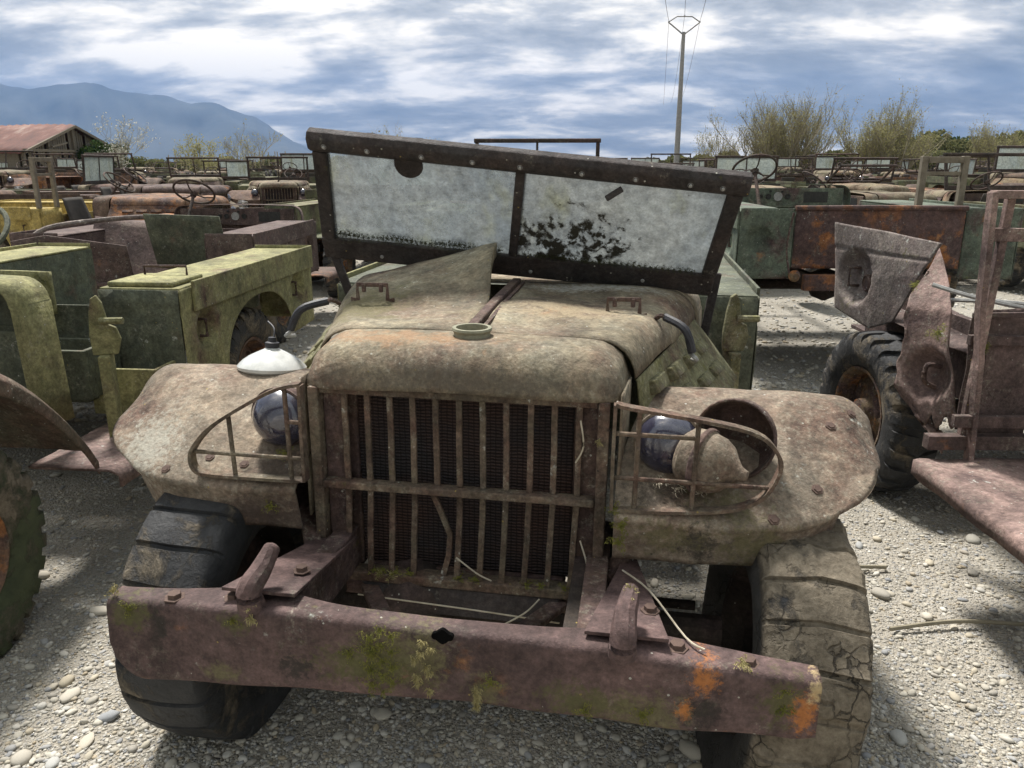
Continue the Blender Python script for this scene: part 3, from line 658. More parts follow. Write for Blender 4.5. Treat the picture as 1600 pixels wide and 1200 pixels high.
def bed_box(parent, side, mat_front, mat_top, v0=1.76, v1=3.66, wb=.58, wt=1.10, uo=1.05, ui=.63, lid=True):
    b = MB(); a, c = (ui, uo - .008)
    b.grid(6, 8, lambda s, t: (side*lerp(a, c, s), v0 + dn((s, t, side), 2, .01), lerp(wb - .02, wt, t)))
    f = b.build('bed_front_panel', mat_front, parent, True, solid=.006)
    b = MB(); b.bx((side*a, v0 + .01, wt - .006), (side*c, v1 - .02, wt + .008)); t = b.build('box_lid', mat_top, f, bevel=.006)
    if lid:
        b = MB(); b.bx((side*(a + .03), v0 + .03, wt + .0085), (side*(c - .04), v0 + .36, wt + .035)); b.build('hatch', mat_top, t, bevel=.01)
        MB().tube([(side*(a + .08), v0 + .30, wt + .03), (side*(a + .08), v0 + .30, wt + .08), (side*(c - .1), v0 + .30, wt + .08), (side*(c - .1), v0 + .30, wt + .03)], .008, 6).build('hatch_handle', 'frame', t, True)
    b = MB(); b.grid(2, 6, lambda s, t: (side*a, lerp(v0 + .02, v1, t), lerp(.70, wt - .01, s))); b.build('box_inner_wall', mat_front, f, solid=.006)
    return f
def bed_floor(parent, mat, v0=1.76, v1=3.66, ui=.63, front=True, w=.70):
    b = MB(); b.bx((-ui, v0 + .02, w - .02), (ui, v1, w)); f = b.build('bed_floor', mat, parent)
    if front: MB().bx((-ui + .004, v0, w), (ui - .004, v0 + .012, 1.02)).build('bed_bulkhead', mat, f, bevel=.004)
    return f
def bracket(parent, u, v, mat, side=1):
    b = MB(); pts = [(0, 0, .42), (0, 0, .70), (0, 0, .86)]
    b.path(pts, .05, .10, (0, 1, 0))
    out = [(-.05, .86), (.055, .86), (.075, .93), (.06, .985), (.03, 1.0), (.015, 1.10), (-.005, 1.135), (-.03, 1.12), (-.045, 1.05), (-.055, .95)]
    n = len(out); b.add([(x, -.012, z) for x, z in out] + [(x, .012, z) for x, z in out], [tuple(range(n)), tuple(reversed(range(n, 2*n)))] + [(i, (i + 1) % n, n + (i + 1) % n, n + i) for i in range(n)])
    o = b.build('spare_wheel_bracket', mat, parent, bevel=.006, loc=(u, v, 0), rot=(0, 0, R(20)))
    MB().tube([(.0, -.02, 1.02), (.10, -.04, 1.02)], .016, 8).build('bracket_pin', mat, o, True); return o
def running_board(parent, side, mat, v0=.98, v1=1.74, u0=.72, u1=1.12, w=.50):
    b = MB(); b.grid(8, 14, lambda s, t: (side*lerp(u0, u1, min(1, s*1.25)), lerp(v0, v1, t), w - .075*max(0, s - .8)/.2 + dn((s, t*3, side), 2, .008)))
    return b.build('running_board', mat, parent, True, solid=.012)
def seat(parent, u, mat, v=1.48):
    b = MB(); b.grid(8, 8, lambda s, t: (u + lerp(-.23, .23, s), v + lerp(-.12, .22, t), .86 + .03*math.cos((s - .5)*3) - .02*t)); s_ = b.build('seat_pan', mat, parent, True, solid=.02)
    b = MB(); b.bx((u - .21, v - .10, .55), (u + .21, v + .2, .83)); b.build('seat_box', mat, s_, bevel=.01)
    b = MB(); b.grid(8, 8, lambda s, t: (u + lerp(-.23, .23, s)*(1 - .12*t), v + .20 + .09*t + .02*math.cos((s - .5)*3), lerp(.90, 1.22, t))); b.build('seat_back', mat, s_, True, solid=.016)
def chassis(parent, v1=3.6, full=True):
    b = MB()
    for sd_ in (-1, 1): b.path([(sd_*.36, -.40, .585), (sd_*.36, .3, .57), (sd_*.38, v1, .55)], .05, .11)
    for v in (.35, 1.3, 2.2, 3.2): b.path([(-.34, v, .55), (.34, v, .55)], .06, .07)
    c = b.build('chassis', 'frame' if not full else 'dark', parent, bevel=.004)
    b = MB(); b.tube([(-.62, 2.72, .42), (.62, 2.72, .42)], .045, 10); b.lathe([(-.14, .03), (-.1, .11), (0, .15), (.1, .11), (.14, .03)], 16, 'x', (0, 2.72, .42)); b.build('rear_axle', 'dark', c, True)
    return c
def tailgate(parent, mat, v=3.665, u=.63, wb=.68, wt=1.13, seed=0):
    b = MB()
    def fn(s, t):
        x = lerp(-u, u, s); z = lerp(wb, wt, t); d = 0
        if .10 < abs(s - .5)*2 < .88 and .18 < t < .75: d = .012
        return (x, v + d + dn((x, 0, z), 4, .01, seed), z)
    b.grid(40, 18, fn); o = b.build('tailgate', mat, parent, True, solid=.006)
    b = MB(); b.tube([(-u - .01, v, wt), (0, v, wt + .004), (u + .01, v, wt)], .02, 8); b.build('tailgate_rail', mat, o, True)
    return o
def rear_corner(parent, side, mat, v=3.662, ui=.64, uo=1.045, wb=.60, wt=1.13, seed=0):
    b = MB()
    def fn(s, t):
        x = lerp(ui, uo, s); z = lerp(wb, wt, t); y = v
        d = math.hypot(x - (ui + uo)/2 - .05, z - .88)/.12
        if d < 1: y -= .05*(1 - d**3)
        return (side*x, y + dn((x*side, 0, z), 3, .01, seed), z)
    b.grid(24, 28, fn); return b.build('rear_corner', mat, parent, True, solid=.006)
def headlight(parent, u, v, w, r=.085, mat='frame', aim=(0, -1, -.02), ghost=False):
    q = Vector(aim).to_track_quat('Z', 'Y').to_matrix()
    o = MB().lathe([(-.12, .0005), (-.115, .03), (-.07, .07), (-.01, r*1.02), (.012, r*1.04), (.014, r*.97)], 28, 'z', (0, 0, 0), q).build('headlight', mat, parent, True, loc=(u, v, w))
    MB().lathe([(.006, r*.99), (.03, r*.9), (.05, r*.7), (.063, r*.42), (.068, .0005)], 28, 'z', (0, 0, 0), q).build('lens', 'lens', o, True)
    return o
def guard(parent, pts, bars, mat='grille'):
    o = MB().path(pts, .024, .007, (0, 1, 0)) if False else MB().path(pts, .022, .008, (0, 1, 0))
    b = MB(); n = len(pts)
    # flat strap on edge: wide along v
    b.path(pts, .009, .03, (0, 1, 0)); g = b.build('headlight_guard', mat, parent, bevel=.002)
    for a, c in bars: MB().tube([a, c], .0065, 8).build('guard_bar', mat, g, True)
    return g
def smooth_pts(pts, k=4):
    P = [Vector(p) for p in pts]; out = []
    for i in range(len(P) - 1):
        p0, p1, p2, p3 = P[max(i - 1, 0)], P[i], P[i + 1], P[min(i + 2, len(P) - 1)]
        for j in range(k):
            t = j/k; out.append(0.5*((2*p1) + (p2 - p0)*t + (2*p0 - 5*p1 + 4*p2 - p3)*t*t + (3*p1 - p0 - 3*p2 + p3)*t**3))
    out.append(P[-1]); return out
def bolt_hex(parent, p, nrm=(0, 0, 1), r=.016, h=.014, mat='bolt'):
    o = MB().lathe([(0, r*1.5), (.003, r*1.5), (.003, r), (h, r*.95), (h, .0005)], 6, 'z').build('bolt', mat, parent, bevel=.001)
    o.location = p; o.rotation_euler = Vector(nrm).to_track_quat('Z', 'Y').to_euler(); return o
def tufts(parent, spots, name='moss', mat='moss', seed=0, blade=.016, count=260, kind='stuff'):
    """clumps of tiny blades at (pos, normal, radius)"""
    rr = random.Random(seed); b = MB()
    for pos, nrm, rad in spots:
        pos = Vector(pos); nrm = Vector(nrm).normalized(); t1 = nrm.orthogonal().normalized(); t2 = nrm.cross(t1)
        for _ in range(int(count*(rad/.04)**1.5)):
            a = rr.uniform(0, 6.283); q = rad*math.sqrt(rr.random())*(.55 + .45*math.sin(a*3 + pos.x*9)); p = pos + t1*math.cos(a)*q + t2*math.sin(a)*q
            d = (nrm*rr.uniform(.5, 1) + t1*rr.uniform(-.9, .9) + t2*rr.uniform(-.9, .9) + Vector((0, 0, -.15))).normalized()
            s_ = d.orthogonal().normalized()*rr.uniform(.0005, .0013); l = blade*rr.uniform(.4, 1.3)*(1.15 - q/rad*.5)
            m_ = p + d*l*.55 + Vector((0, 0, -.1*l)); e = p + d*l + Vector((rr.uniform(-.3, .3)*l, rr.uniform(-.3, .3)*l, -.3*l))
            b.add([p - s_, p + s_, m_ + s_*.8, m_ - s_*.8, e], [(0, 1, 2, 3), (3, 2, 4)])
    o = b.build(name, mat, parent); o['kind'] = kind; return o

# ------------------------------------------------------------------ GROUND
gm = MB(); xs = [-10900, -300, -60, -12, -4, 4, 12, 60, 300, 10900]; ys = [-290, -20, -3, 4, 12, 60, 300, 10400]
gm.add([(x, y, 0) for x in xs for y in ys], [(i*len(ys) + j, (i + 1)*len(ys) + j, (i + 1)*len(ys) + j + 1, i*len(ys) + j + 1) for i in range(len(xs) - 1) for j in range(len(ys) - 1)])
ground = gm.build('ground', 'ground'); tag(ground, 'pale river gravel ground of the storage yard', 'ground', kind='structure')

# ------------------------------------------------------------------ MAIN TRUCK
PSI = R(9.2)
main = empty('army_truck', (-0.155, 2.03, 0), rot=(0, R(.5), -PSI))
tag(main, 'derelict mossy brown army truck facing the camera, with sprung hood and dirty split windshield', 'truck')
chassis(main)
fl = fender(main, -1, 'fender', seed=2); fr = fender(main, 1, 'fender', seed=6)
hd = hood(main, 'hood', 'hood_side', lifted=True, seed=4)
gr = grille(main); radiator(main)
# centre hinge strip, filler ring, straps
MB().path([(-.004, .17, 1.236), (.0, .6, 1.252), (.004, 1.0, 1.258)], .032, .022).build('hood_hinge', 'frame', hd, True, bevel=.004)
MB().path([(.028, .17, 1.232), (.03, .6, 1.246), (.03, 1.0, 1.25)], .012, .012).build('hinge_rod', 'frame', hd, True)
MB().lathe([(0, .052), (.022, .052), (.03, .058), (.036, .056), (.036, .046), (.0, .043)], 28, 'z', (.012, .118, 1.218)).build('filler_ring', 'ring', hd, True)
for sd_, p0, p1 in ((1, (.555, .52, 1.215), (.628, .46, 1.13)), (-1, (-.565, .50, 1.23), (-.665, .45, 1.15))):
    p0, p1 = Vector(p0), Vector(p1); mid = (p0 + p1)/2 + Vector((sd_*.035, -.03, .03))
    s_ = MB().tube(smooth_pts([p0 + Vector((sd_*.01, 0, .012)), mid, p1 + Vector((sd_*.025, -.01, 0))], 5), .0135, 8).build('hood_latch', 'rubber', main, True)
    MB().tube(smooth_pts([p1 + Vector((sd_*.02, 0, -.005)), p1 + Vector((sd_*.04, -.02, -.02)), p1 + Vector((sd_*.03, .03, -.03))], 4), .007, 6).build('latch_hook', 'zinc', s_, True)
    MB().tube(smooth_pts([p0 + Vector((-sd_*.02, .03, 0)), p0 + Vector((-sd_*.005, -.005, .018)), p0 + Vector((sd_*.012, 0, .01))], 4), .008, 6).build('latch_loop', 'frame', s_, True)
# windshield
wf, WP, wnrm = windshield(main, (-.726, .80, 1.814), (.826, .80, 1.671), (-.824, 1.10, 1.328), (.754, 1.10, 1.222), 'ws', ('pane', 'pane_blotch'), .055, .080, .10, True)
for sd_, a, b_ in ((-1, (-.80, 1.09, 1.39), (-.73, 1.14, 1.12)), (1, (.775, 1.09, 1.30), (.745, 1.13, 1.03))):
    MB().path([a, b_], .035, .02, (0, 1, 0)).build('windshield_hinge', 'ws', wf, bevel=.004)
front = wnrm if wnrm.y < 0 else -wnrm
q = WP(.735, .845) + front*.035
MB().path([q, q + Vector((-.055, -.01, -.035))], .022, .012, (0, 1, 0)).build('wiper_stub', 'ws', wf, bevel=.004)
q = WP(.235, .83) + front*.01
MB().lathe([(0, .0005), (0, .055), (.008, .052), (.012, .0005)], 20, 'z', q, front.to_track_quat('Z', 'Y').to_matrix()).build('wiper_motor', 'ws', wf, True)
for s in (.14, .255):
    q = WP(s, 1.0) + Vector((0, .02, -.008)); MB().tube([q + Vector((-.018, 0, 0)), q + Vector((-.012, 0, .014)), q + Vector((.014, 0, .012)), q + Vector((.02, 0, 0))], .005, 6).build('strap_loop', 'ws', wf, True)
tufts(wf, [(WP(s, .215 + .006*math.sin(s*40)) + front*.012, front + Vector((0, 0, .8)), .022 + .016*abs(math.sin(s*23))) for s in np.linspace(.05, .465, 34)] + [(WP(s, .20) + front*.012, front + Vector((0, 0, .8)), .02) for s in np.linspace(.53, .94, 30)], 'moss', simple('dark_moss', (.02, .022, .008), (.06, .06, .02), 30), 3, .010, 200)
cowl(main, 'hood', 'dkolive')
st = steering(main, .36, 1.42, 1.36)
seat(main, .36, 'seat'); seat(main, -.36, 'seat')
for sd_ in (-1, 1):
    bed_side(main, sd_, 'dkolive' if sd_ > 0 else 'olive', seed=sd_); bed_box(main, sd_, 'dkolive', 'dkolive', lid=False); running_board(main, sd_, 'pink')
bed_floor(main, 'dkolive'); tailgate(main, 'dkolive'); rear_corner(main, 1, 'dkolive'); rear_corner(main, -1, 'dkolive')
bracket(main, .93, 1.66, 'hood_side')
# bumper
b = MB()
def bump_fn(s, t):
    u = lerp(-.80, .91, s); top = interp(u, [-.8, -.35, .12, .49, .91], [.640, .668, .664, .657, .618]); bot = interp(u, [-.81, -.73, .115, .91], [.445, .428, .478, .466])
    c = .05*sm(abs(s - .5)*2, .90, 1)
    fl_ = .055 + .045*math.exp(-((u + .45)/.17)**2) + .04*math.exp(-((u - .55)/.17)**2)
    rad = .016; v = -.48 + .012*abs(2*s - 1)**3
    if t < .25: q = (v + rad + (fl_ - rad)*(1 - t/.25), top)
    elif t < .4: a = (t - .25)/.15*math.pi/2; q = (v + rad - rad*math.sin(a), top - rad + rad*math.cos(a))
    elif t < .7: q = (v, lerp(top - rad, bot + rad, (t - .4)/.3))
    elif t < .85: a = (t - .7)/.15*math.pi/2; q = (v + rad - rad*math.cos(a), bot + rad - rad*math.sin(a))
    else: q = (v + rad + .05*(t - .85)/.15, bot)
    wv = q[1]
    if s < .07 and t > .4: wv = max(wv, bot + .085*(1 - math.sqrt(max(0, 1 - (1 - s/.07)**2))))
    if s > .97 and t > .4: wv = lerp(wv, max(wv, bot + .02), ((s - .97)/.03)**2)
    p = (u, q[0], wv); return (p[0], p[1] + dn(p, 4, .016, 3), p[2] + dn(p, 2.5, .01, 8))
b.grid(140, 40, bump_fn); bumper = b.build('bumper', 'bumper', main, True, solid=.008)
for u, v in ((-.63, -.44), (-.475, -.43), (.60, -.43), (.755, -.44)): bolt_hex(bumper, (u, v, interp(u, [-.8, -.35, .12, .49, .91], [.643, .672, .668, .661, .622])), r=.018)
b = MB(); o_ = [(  .026*math.cos(a)*(.55 + .45*abs(math.cos(a))), .012*math.sin(a)*(1 + .6*abs(math.cos(a*2)))) for a in np.linspace(0, 2*math.pi, 33)[:-1]]
b.add([(.068 + x, -.4885, .655 + z) for x, z in o_] + [(.068 + x, -.478, .655 + z) for x, z in o_], [tuple(range(32))] + [(i, (i + 1) % 32, 32 + (i + 1) % 32, 32 + i) for i in range(32)])
M['black'] = simple('painted_hole_dark', (.004, .004, .004), (.008, .008, .008), 20, 1, 0, 0); b.build('painted_crank_hole', 'black', bumper)  # near-black plate proud of the bumper, no opening: the hole's darkness is painted
for u, z0, dz in ((-.395, .70, .13), (.49, .68, .13)):
    pts = smooth_pts([(u - .012, -.47, z0 - .03), (u - .012, -.475, z0 + .02), (u, -.44, z0 + .05), (u + .006, -.41, z0 + .072), (u + .014, -.385, z0 + .098)], 5)
    if u > 0: pts = smooth_pts([(u - .012, -.485, z0 - .02), (u - .012, -.49, z0 + .02), (u - .01, -.455, z0 + .055), (u - .002, -.41, z0 + .078), (u, -.37, z0 + .070)], 5)
    n = len(pts); MB().tube(pts, [lerp(.034, .019, i/(n - 1))*(1 if i < n - 1 else .35)*(1 if i < n - 2 else .85) for i in range(n)], 10).build('tow_hook', 'bumper', bumper, True)
    b = MB(); b.add([(u - .10, -.45, z0 - .006), (u + .09, -.45, z0 - .006), (u + .05*(1 if u < 0 else -.2) + .03, .0, .62), (u - .02, .0, .62), (u - .10, -.45, z0 + .004), (u + .09, -.45, z0 + .004), (u + .05*(1 if u < 0 else -.2) + .03, .0, .63), (u - .02, .0, .63)], [(0, 1, 2, 3), (7, 6, 5, 4), (0, 4, 5, 1), (1, 5, 6, 2), (2, 6, 7, 3), (3, 7, 4, 0)])
    b.build('gusset_plate', 'bumper', bumper, bevel=.002)
    bolt_hex(bumper, (u + .05, -.32, z0 - .01), r=.016)
# front frame under the grille
b = MB(); b.path([(-.36, .02, .47), (.36, .02, .47)], .06, .06); b.path([(-.28, -.02, .48), (-.05, -.40, .50)], .05, .02); b.path([(.30, -.02, .48), (.1, -.40, .50)], .05, .02)
b.path([(-.42, -.08, .62), (-.52, .1, .70), (-.62, .18, .80)], .05, .03); b.path([(.42, -.06, .60), (.56, .1, .68), (.66, .18, .80)], .05, .03)
b.path([(-.35, -.42, .60), (-.35, .2, .58)], .06, .13); b.path([(.40, -.42, .60), (.40, .2, .58)], .06, .13)
b.build('front_frame', 'frame', main, bevel=.004)
b = MB(); b.add([(-.30, -.03, .50), (.30, -.03, .50), (.24, -.06, .43), (-.2, -.06, .43), (-.30, -.022, .50), (.30, -.022, .50), (.24, -.052, .43), (-.2, -.052, .43)], [(0, 1, 2, 3), (7, 6, 5, 4), (0, 4, 5, 1), (1, 5, 6, 2), (2, 6, 7, 3), (3, 7, 4, 0)])
b.build('lower_valance', 'ws', main)
b = MB(); b.tube([(-.66, .04, .40), (.76, .04, .40)], .045, 10); b.lathe([(-.14, .04), (-.1, .12), (0, .15), (.1, .12), (.14, .04)], 18, 'x', (-.15, .06, .40))
b.path([(-.38, -.36, .50), (-.38, -.1, .46), (-.38, .5, .48)], .05, .03); b.path([(.42, -.36, .50), (.42, -.1, .46), (.42, .5, .48)], .05, .03); b.tube([(-.6, .2, .38), (.7, .2, .38)], .016, 8)
b.build('front_axle', 'dark', main, True)
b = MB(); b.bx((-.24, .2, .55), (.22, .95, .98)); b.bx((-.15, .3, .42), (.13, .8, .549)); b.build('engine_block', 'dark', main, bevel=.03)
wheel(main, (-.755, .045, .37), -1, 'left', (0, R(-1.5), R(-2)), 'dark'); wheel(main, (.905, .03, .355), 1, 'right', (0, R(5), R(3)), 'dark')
wheel(main, (-.84, 2.72, .40), -1, 'std'); wheel(main, (.84, 2.72, .40), 1, 'std')
# headlights and guards
headlight(fl, -.535, .015, .985, .088, 'frame', (-.05, -1, .02)); hl2 = headlight(fr, .575, .03, .975, .09, 'fender', (-.12, -1, .02))
GL = smooth_pts([(-.41, -.115, 1.128), (-.46, -.12, 1.118), (-.53, -.12, 1.085), (-.67, -.12, .998), (-.735, -.12, .93), (-.748, -.12, .89), (-.735, -.12, .858), (-.69, -.12, .85), (-.55, -.12, .85), (-.41, -.12, .852)], 4)
guard(fl, GL + [Vector((-.41, -.12, 1.0)), Vector((-.41, -.115, 1.126))], [((-.62, -.12, .852), (-.625, -.12, 1.03)), ((-.452, -.12, .852), (-.455, -.12, 1.117)), ((-.742, -.12, .915), (-.41, -.12, .915)), ((-.45, -.12, 1.02), (-.41, -.12, 1.02))])
GR = smooth_pts([(.432, -.12, 1.125), (.47, -.12, 1.116), (.66, -.12, 1.092), (.78, -.12, 1.066), (.832, -.12, 1.02), (.842, -.12, .975), (.815, -.12, .91), (.77, -.12, .875), (.70, -.12, .855), (.57, -.12, .842), (.432, -.12, .838)], 4)
guard(fr, GR + [Vector((.43, -.12, .98)), Vector((.431, -.12, 1.123))], [((.49, -.12, .84), (.492, -.12, 1.112)), ((.635, -.12, .848), (.638, -.12, 1.094)), ((.432, -.12, .925), (.82, -.12, .925)), ((.432, -.12, 1.045), (.64, -.12, 1.045))])
# open bucket and the loose lamp housing on the right fender
q = Vector((-.35, -1, .12)).to_track_quat('Z', 'Y').to_matrix()
MB().lathe([(.02, .102), (.026, .106), (.02, .108), (-.03, .10), (-.07, .075), (-.085, .03), (-.085, .0005)], 30, 'z', (0, 0, 0), q).build('empty_lamp_bucket', 'frame', fr, True, solid=.004, loc=(.752, .035, 1.0))
q = Vector((.86, -.5, -.1)).to_track_quat('Z', 'Y').to_matrix()
lamp = empty('loose_lamp_housing', main.matrix_world @ Vector((0, 0, 0)))
bpy.context.view_layer.update()
MW = main.matrix_world.copy()
lamp.location = MW @ Vector((.672, -.045, .955)); lamp.rotation_euler = (0, 0, -PSI)
tag(lamp, 'loose rusty cone-shaped lamp housing lying on the right fender behind the guard', 'lamp housing')
MB().lathe([(-.07, .0005), (-.068, .06), (-.05, .078), (-.02, .082), (-.012, .086), (.0, .086), (.006, .08), (.03, .076), (.055, .062), (.075, .038), (.092, .02), (.112, .013), (.115, .0005)], 26, 'z', (0, 0, 0), q).build('shell', 'fender', lamp, True)
MB().lathe([(-.016, .0865), (-.012, .090), (-.002, .090), (.002, .0865)], 26, 'z', (0, 0, 0), q).build('rim_band', 'frame', lamp, True)
for p in ((.95, .0), (.98, .13), (.83, -.03), (.9, .02)): pass
for s_, t_ in ((.80, .47), (.75, .30), (.62, .20), (.9, .52)):
    p_, n_ = on_fender(fr, s_, t_); bolt_hex(fr, p_, n_, .011, .006)
for s_, t_ in ((.26, .27), (.42, .28), (.62, .22)):
    p_, n_ = on_fender(fl, s_, t_); bolt_hex(fl, p_, n_, .010, .005)
# small tarry patch low on the right fender, moss tufts
tufts(bumper, [((.20 + .03*math.sin(i*2.1) - .28, -.492, .66 - i*.014), (0, -1, .1), .02 + .008*(i % 3)) for i in range(13)] + [((-.10, -.49, .60), (0, -1, .2), .035), ((-.16, -.49, .585), (0, -1, .2), .03), ((-.74, -.47, .63), (0, -1, .2), .03), ((-.45, -.488, .64), (0, -1, .2), .025), ((.83, -.47, .60), (0, -1, .1), .03), ((.835, -.47, .55), (0, -1, .1), .03), ((.53, -.49, .51), (0, -1, .1), .035), ((.18, -.49, .55), (0, -1, .1), .03), ((.76, -.47, .63), (0, -1, .2), .018), ((.40, -.49, .50), (0, -1, .1), .03)], 'moss', 'moss', 5, .0045, 420)
tufts(bumper, [((-.40, -.495, .69), (0, -.6, .8), .018), ((-.395, -.50, .66), (0, -1, 0), .02), ((-.415, -.48, .735), (-.5, -.6, .3), .014), ((.488, -.41, .775), (0, -.5, 1), .02), ((.485, -.44, .76), (0, -1, .2), .016), ((-.79, -.45, .66), (0, -.5, .8), .02), ((.74, -.465, .65), (0, -.6, .6), .022)] + [((.02 + .02*math.sin(i*1.7), -.494, .64 - i*.016), (0, -1, 0), .014) for i in range(9)] + [((.15, -.495, .53 - i*.015), (0, -1, 0), .014) for i in range(4)], 'dry_moss', 'dry_moss', 6, .012, 340)
tufts(fl, [((-.52, -.13, .77), (0, -1, .3), .035), ((-.50, -.05, .90), (0, -.6, .8), .03), ((-.95, .07, .86), (-.4, -.7, .5), .025), ((-.99, .12, .80), (-.6, -.7, .3), .02)], 'moss', 'moss', 8, .008, 330)
tufts(fr, [((.46, -.14, .80), (0, -1, .3), .03), ((.455, -.14, .755), (0, -1, .3), .035), ((.50, -.12, .83), (0, -.8, .6), .025), ((.44, -.13, .84), (0, -.8, .6), .025)], 'moss', 'moss', 9, .008, 380)
tufts(fr, [((.56, -.06, .90), (0, -.6, .8), .03), ((.61, -.07, .89), (0, -.6, .8), .03), ((.66, -.08, .885), (0, -.6, .8), .02)], 'leaf_litter', 'straw', 19, .018, 70)
tufts(gr, [((u, -.03, .538), (0, -.4, 1), .024) for u in (-.26, -.23, -.19, -.15, .0, .05, .2, .24, .31, .34)], 'moss', 'moss', 10, .008, 260)
tufts(gr, [((-.2, -.035, .53), (0, -.6, .6), .022), ((-.24, -.035, .53), (0, -.6, .6), .022), ((.395, -.04, .50), (0, -.8, 0), .02), ((.39, -.05, .995), (0, -1, 0), .012)], 'dry_moss', 'dry_moss', 11, .015, 200)
for pts in ([(.24, -.05, .505), (.20, -.09, .478), (.12, -.16, .46)], [(.0, -.06, .62), (.06, -.06, .575), (.1, -.05, .55)], [(-.3, -.06, .47), (.05, -.09, .475), (.3, -.06, .44)], [(.35, -.05, .70), (.375, -.06, .60), (.33, -.05, .51)], [(.34, -.05, 1.05), (.35, -.055, .98), (.33, -.05, .93)]):
    MB().tube(smooth_pts(pts, 5), .0025, 5).build('dry_stalk', 'straw', gr, True)
MB().tube(smooth_pts([(.47, -.12, .66), (.54, -.22, .665), (.62, -.40, .66), (.66, -.44, .66)], 4), .0025, 6).build('loose_wire', 'straw', bumper, True)

# loose reflector on the left fender
lens = empty('loose_headlight_reflector', MW @ Vector((-.735, .37, 1.012)), rot=(R(-7), R(3), 0))
tag(lens, 'white glass headlight reflector lying face down on the left fender', 'reflector')
MB().lathe([(.0, .07), (.005, .1), (.014, .112), (.024, .114), (.032, .108), (.046, .094), (.060, .074), (.072, .050), (.082, .028), (.088, .018)], 36, 'z').build('glass_shell', 'white_glass', lens, True)
o = MB().lathe([(.084, .018), (.09, .024), (.104, .024), (.108, .015), (.122, .013), (.124, .0005)], 12, 'z').build('bulb_socket', 'rubber', lens, True)
MB().tube(smooth_pts([(.005, 0, .12), (0, .02, .15), (-.03, .05, .17)], 4), .003, 5).build('bulb_wire', 'rubber', o, True)

# ------------------------------------------------------------------ LEFT NEIGHBOUR
l1 = empty('army_truck', (-2.84, 2.1, 0), rot=(0, 0, R(-5)))
tag(l1, 'olive green open army truck cut by the left edge, right beside the main truck', 'truck')
chassis(l1); f1 = fender(l1, 1, 'dkbrown', seed=12); f1.location = (-.15, .02, .05); fender(l1, -1, 'dkbrown', seed=14); 
cowl(l1, 'olive', 'dkolive'); steering(l1, .20, 1.45, 1.38, .22, 'dkolive')
wheel(l1, (.85, .27, .40), 1, 'green', (0, 0, R(-4)), 'orange'); wheel(l1, (-.83, .0, .40), -1, 'green'); wheel(l1, (.86, 2.72, .40), 1, 'std', mat='orange'); wheel(l1, (-.84, 2.72, .40), -1, 'std')
for sd_ in (-1, 1):
    bed_side(l1, sd_, 'olive', seed=30 + sd_); bed_box(l1, sd_, 'dkolive', 'olive'); running_board(l1, sd_, 'pink', w=.47)
bed_floor(l1, 'dkolive'); rear_corner(l1, 1, 'olive'); rear_corner(l1, -1, 'olive')
bracket(l1, .86, 1.40, 'olive')
b = MB(); b.bx((.25, 1.45, .62), (.72, 1.475, .86)); b.bx((.25, 1.70, .62), (.72, 1.725, .86)); b.bx((.695, 1.476, .62), (.72, 1.699, .86)); b.bx((.25, 1.476, .60), (.694, 1.699, .62)); b.build('tool_tray', 'dkolive', l1, bevel=.004)
b = MB(); b.bx((.66, 1.55, .52), (1.0, 1.57, .75)); b.bx((.98, 1.571, .52), (1.0, 1.74, .75)); b.build('step_box', 'olive', l1, bevel=.004)
b = MB(); b.grid(16, 8, lambda s, t: (lerp(-.62, .42, s), 1.72 + .05*math.sin(s*3.1), lerp(.98, 1.19, t))); b.build('seat_back_panel', 'olive', l1, True, solid=.02)

# ------------------------------------------------------------------ RIGHT NEIGHBOUR (torn bed)
r1 = empty('army_truck', (2.75, 0.98, 0), rot=(0, 0, R(-1)))
tag(r1, 'torn pinkish rusted truck at right edge, its bed side ripped outward over black tyre', 'truck')
b = MB()
for sd_ in (-1, 1): b.path([(sd_*.36, .9, .57), (sd_*.38, 4.2, .55)], .05, .11)
for v in (1.3, 2.2, 3.2, 4.1): b.path([(-.34, v, .55), (.34, v, .55)], .06, .07)
ch = b.build('chassis', 'frame', r1, bevel=.004)
MB().tube([(-.8, 3.0, .42), (.8, 3.0, .42)], .05, 10).build('rear_axle', 'dark', ch, True)
wheel(r1, (-.82, 3.0, .40), -1, 'black', (0, 0, R(5)), 'rim'); wheel(r1, (.84, 3.0, .40), 1, 'black')
b = MB(); b.grid(12, 20, lambda s, t: (lerp(-1.14, -.60, 1 - min(1, s*1.3)) if s < .78 else lerp(-.60, -.60, s), lerp(.6, 1.93, t), .52 + dn((s, t*4, 1), 2, .012)))
b = MB(); b.grid(12, 20, lambda s, t: (-1.16 + .03*(s < .1) + .56*max(0, s - .1)/.9, lerp(.55, 1.95, t), .53 - .06*max(0, .1 - s)/.1 + dn((s*2, t*4, 1), 2, .012))); b.build('running_board', 'pink', r1, True, solid=.014)
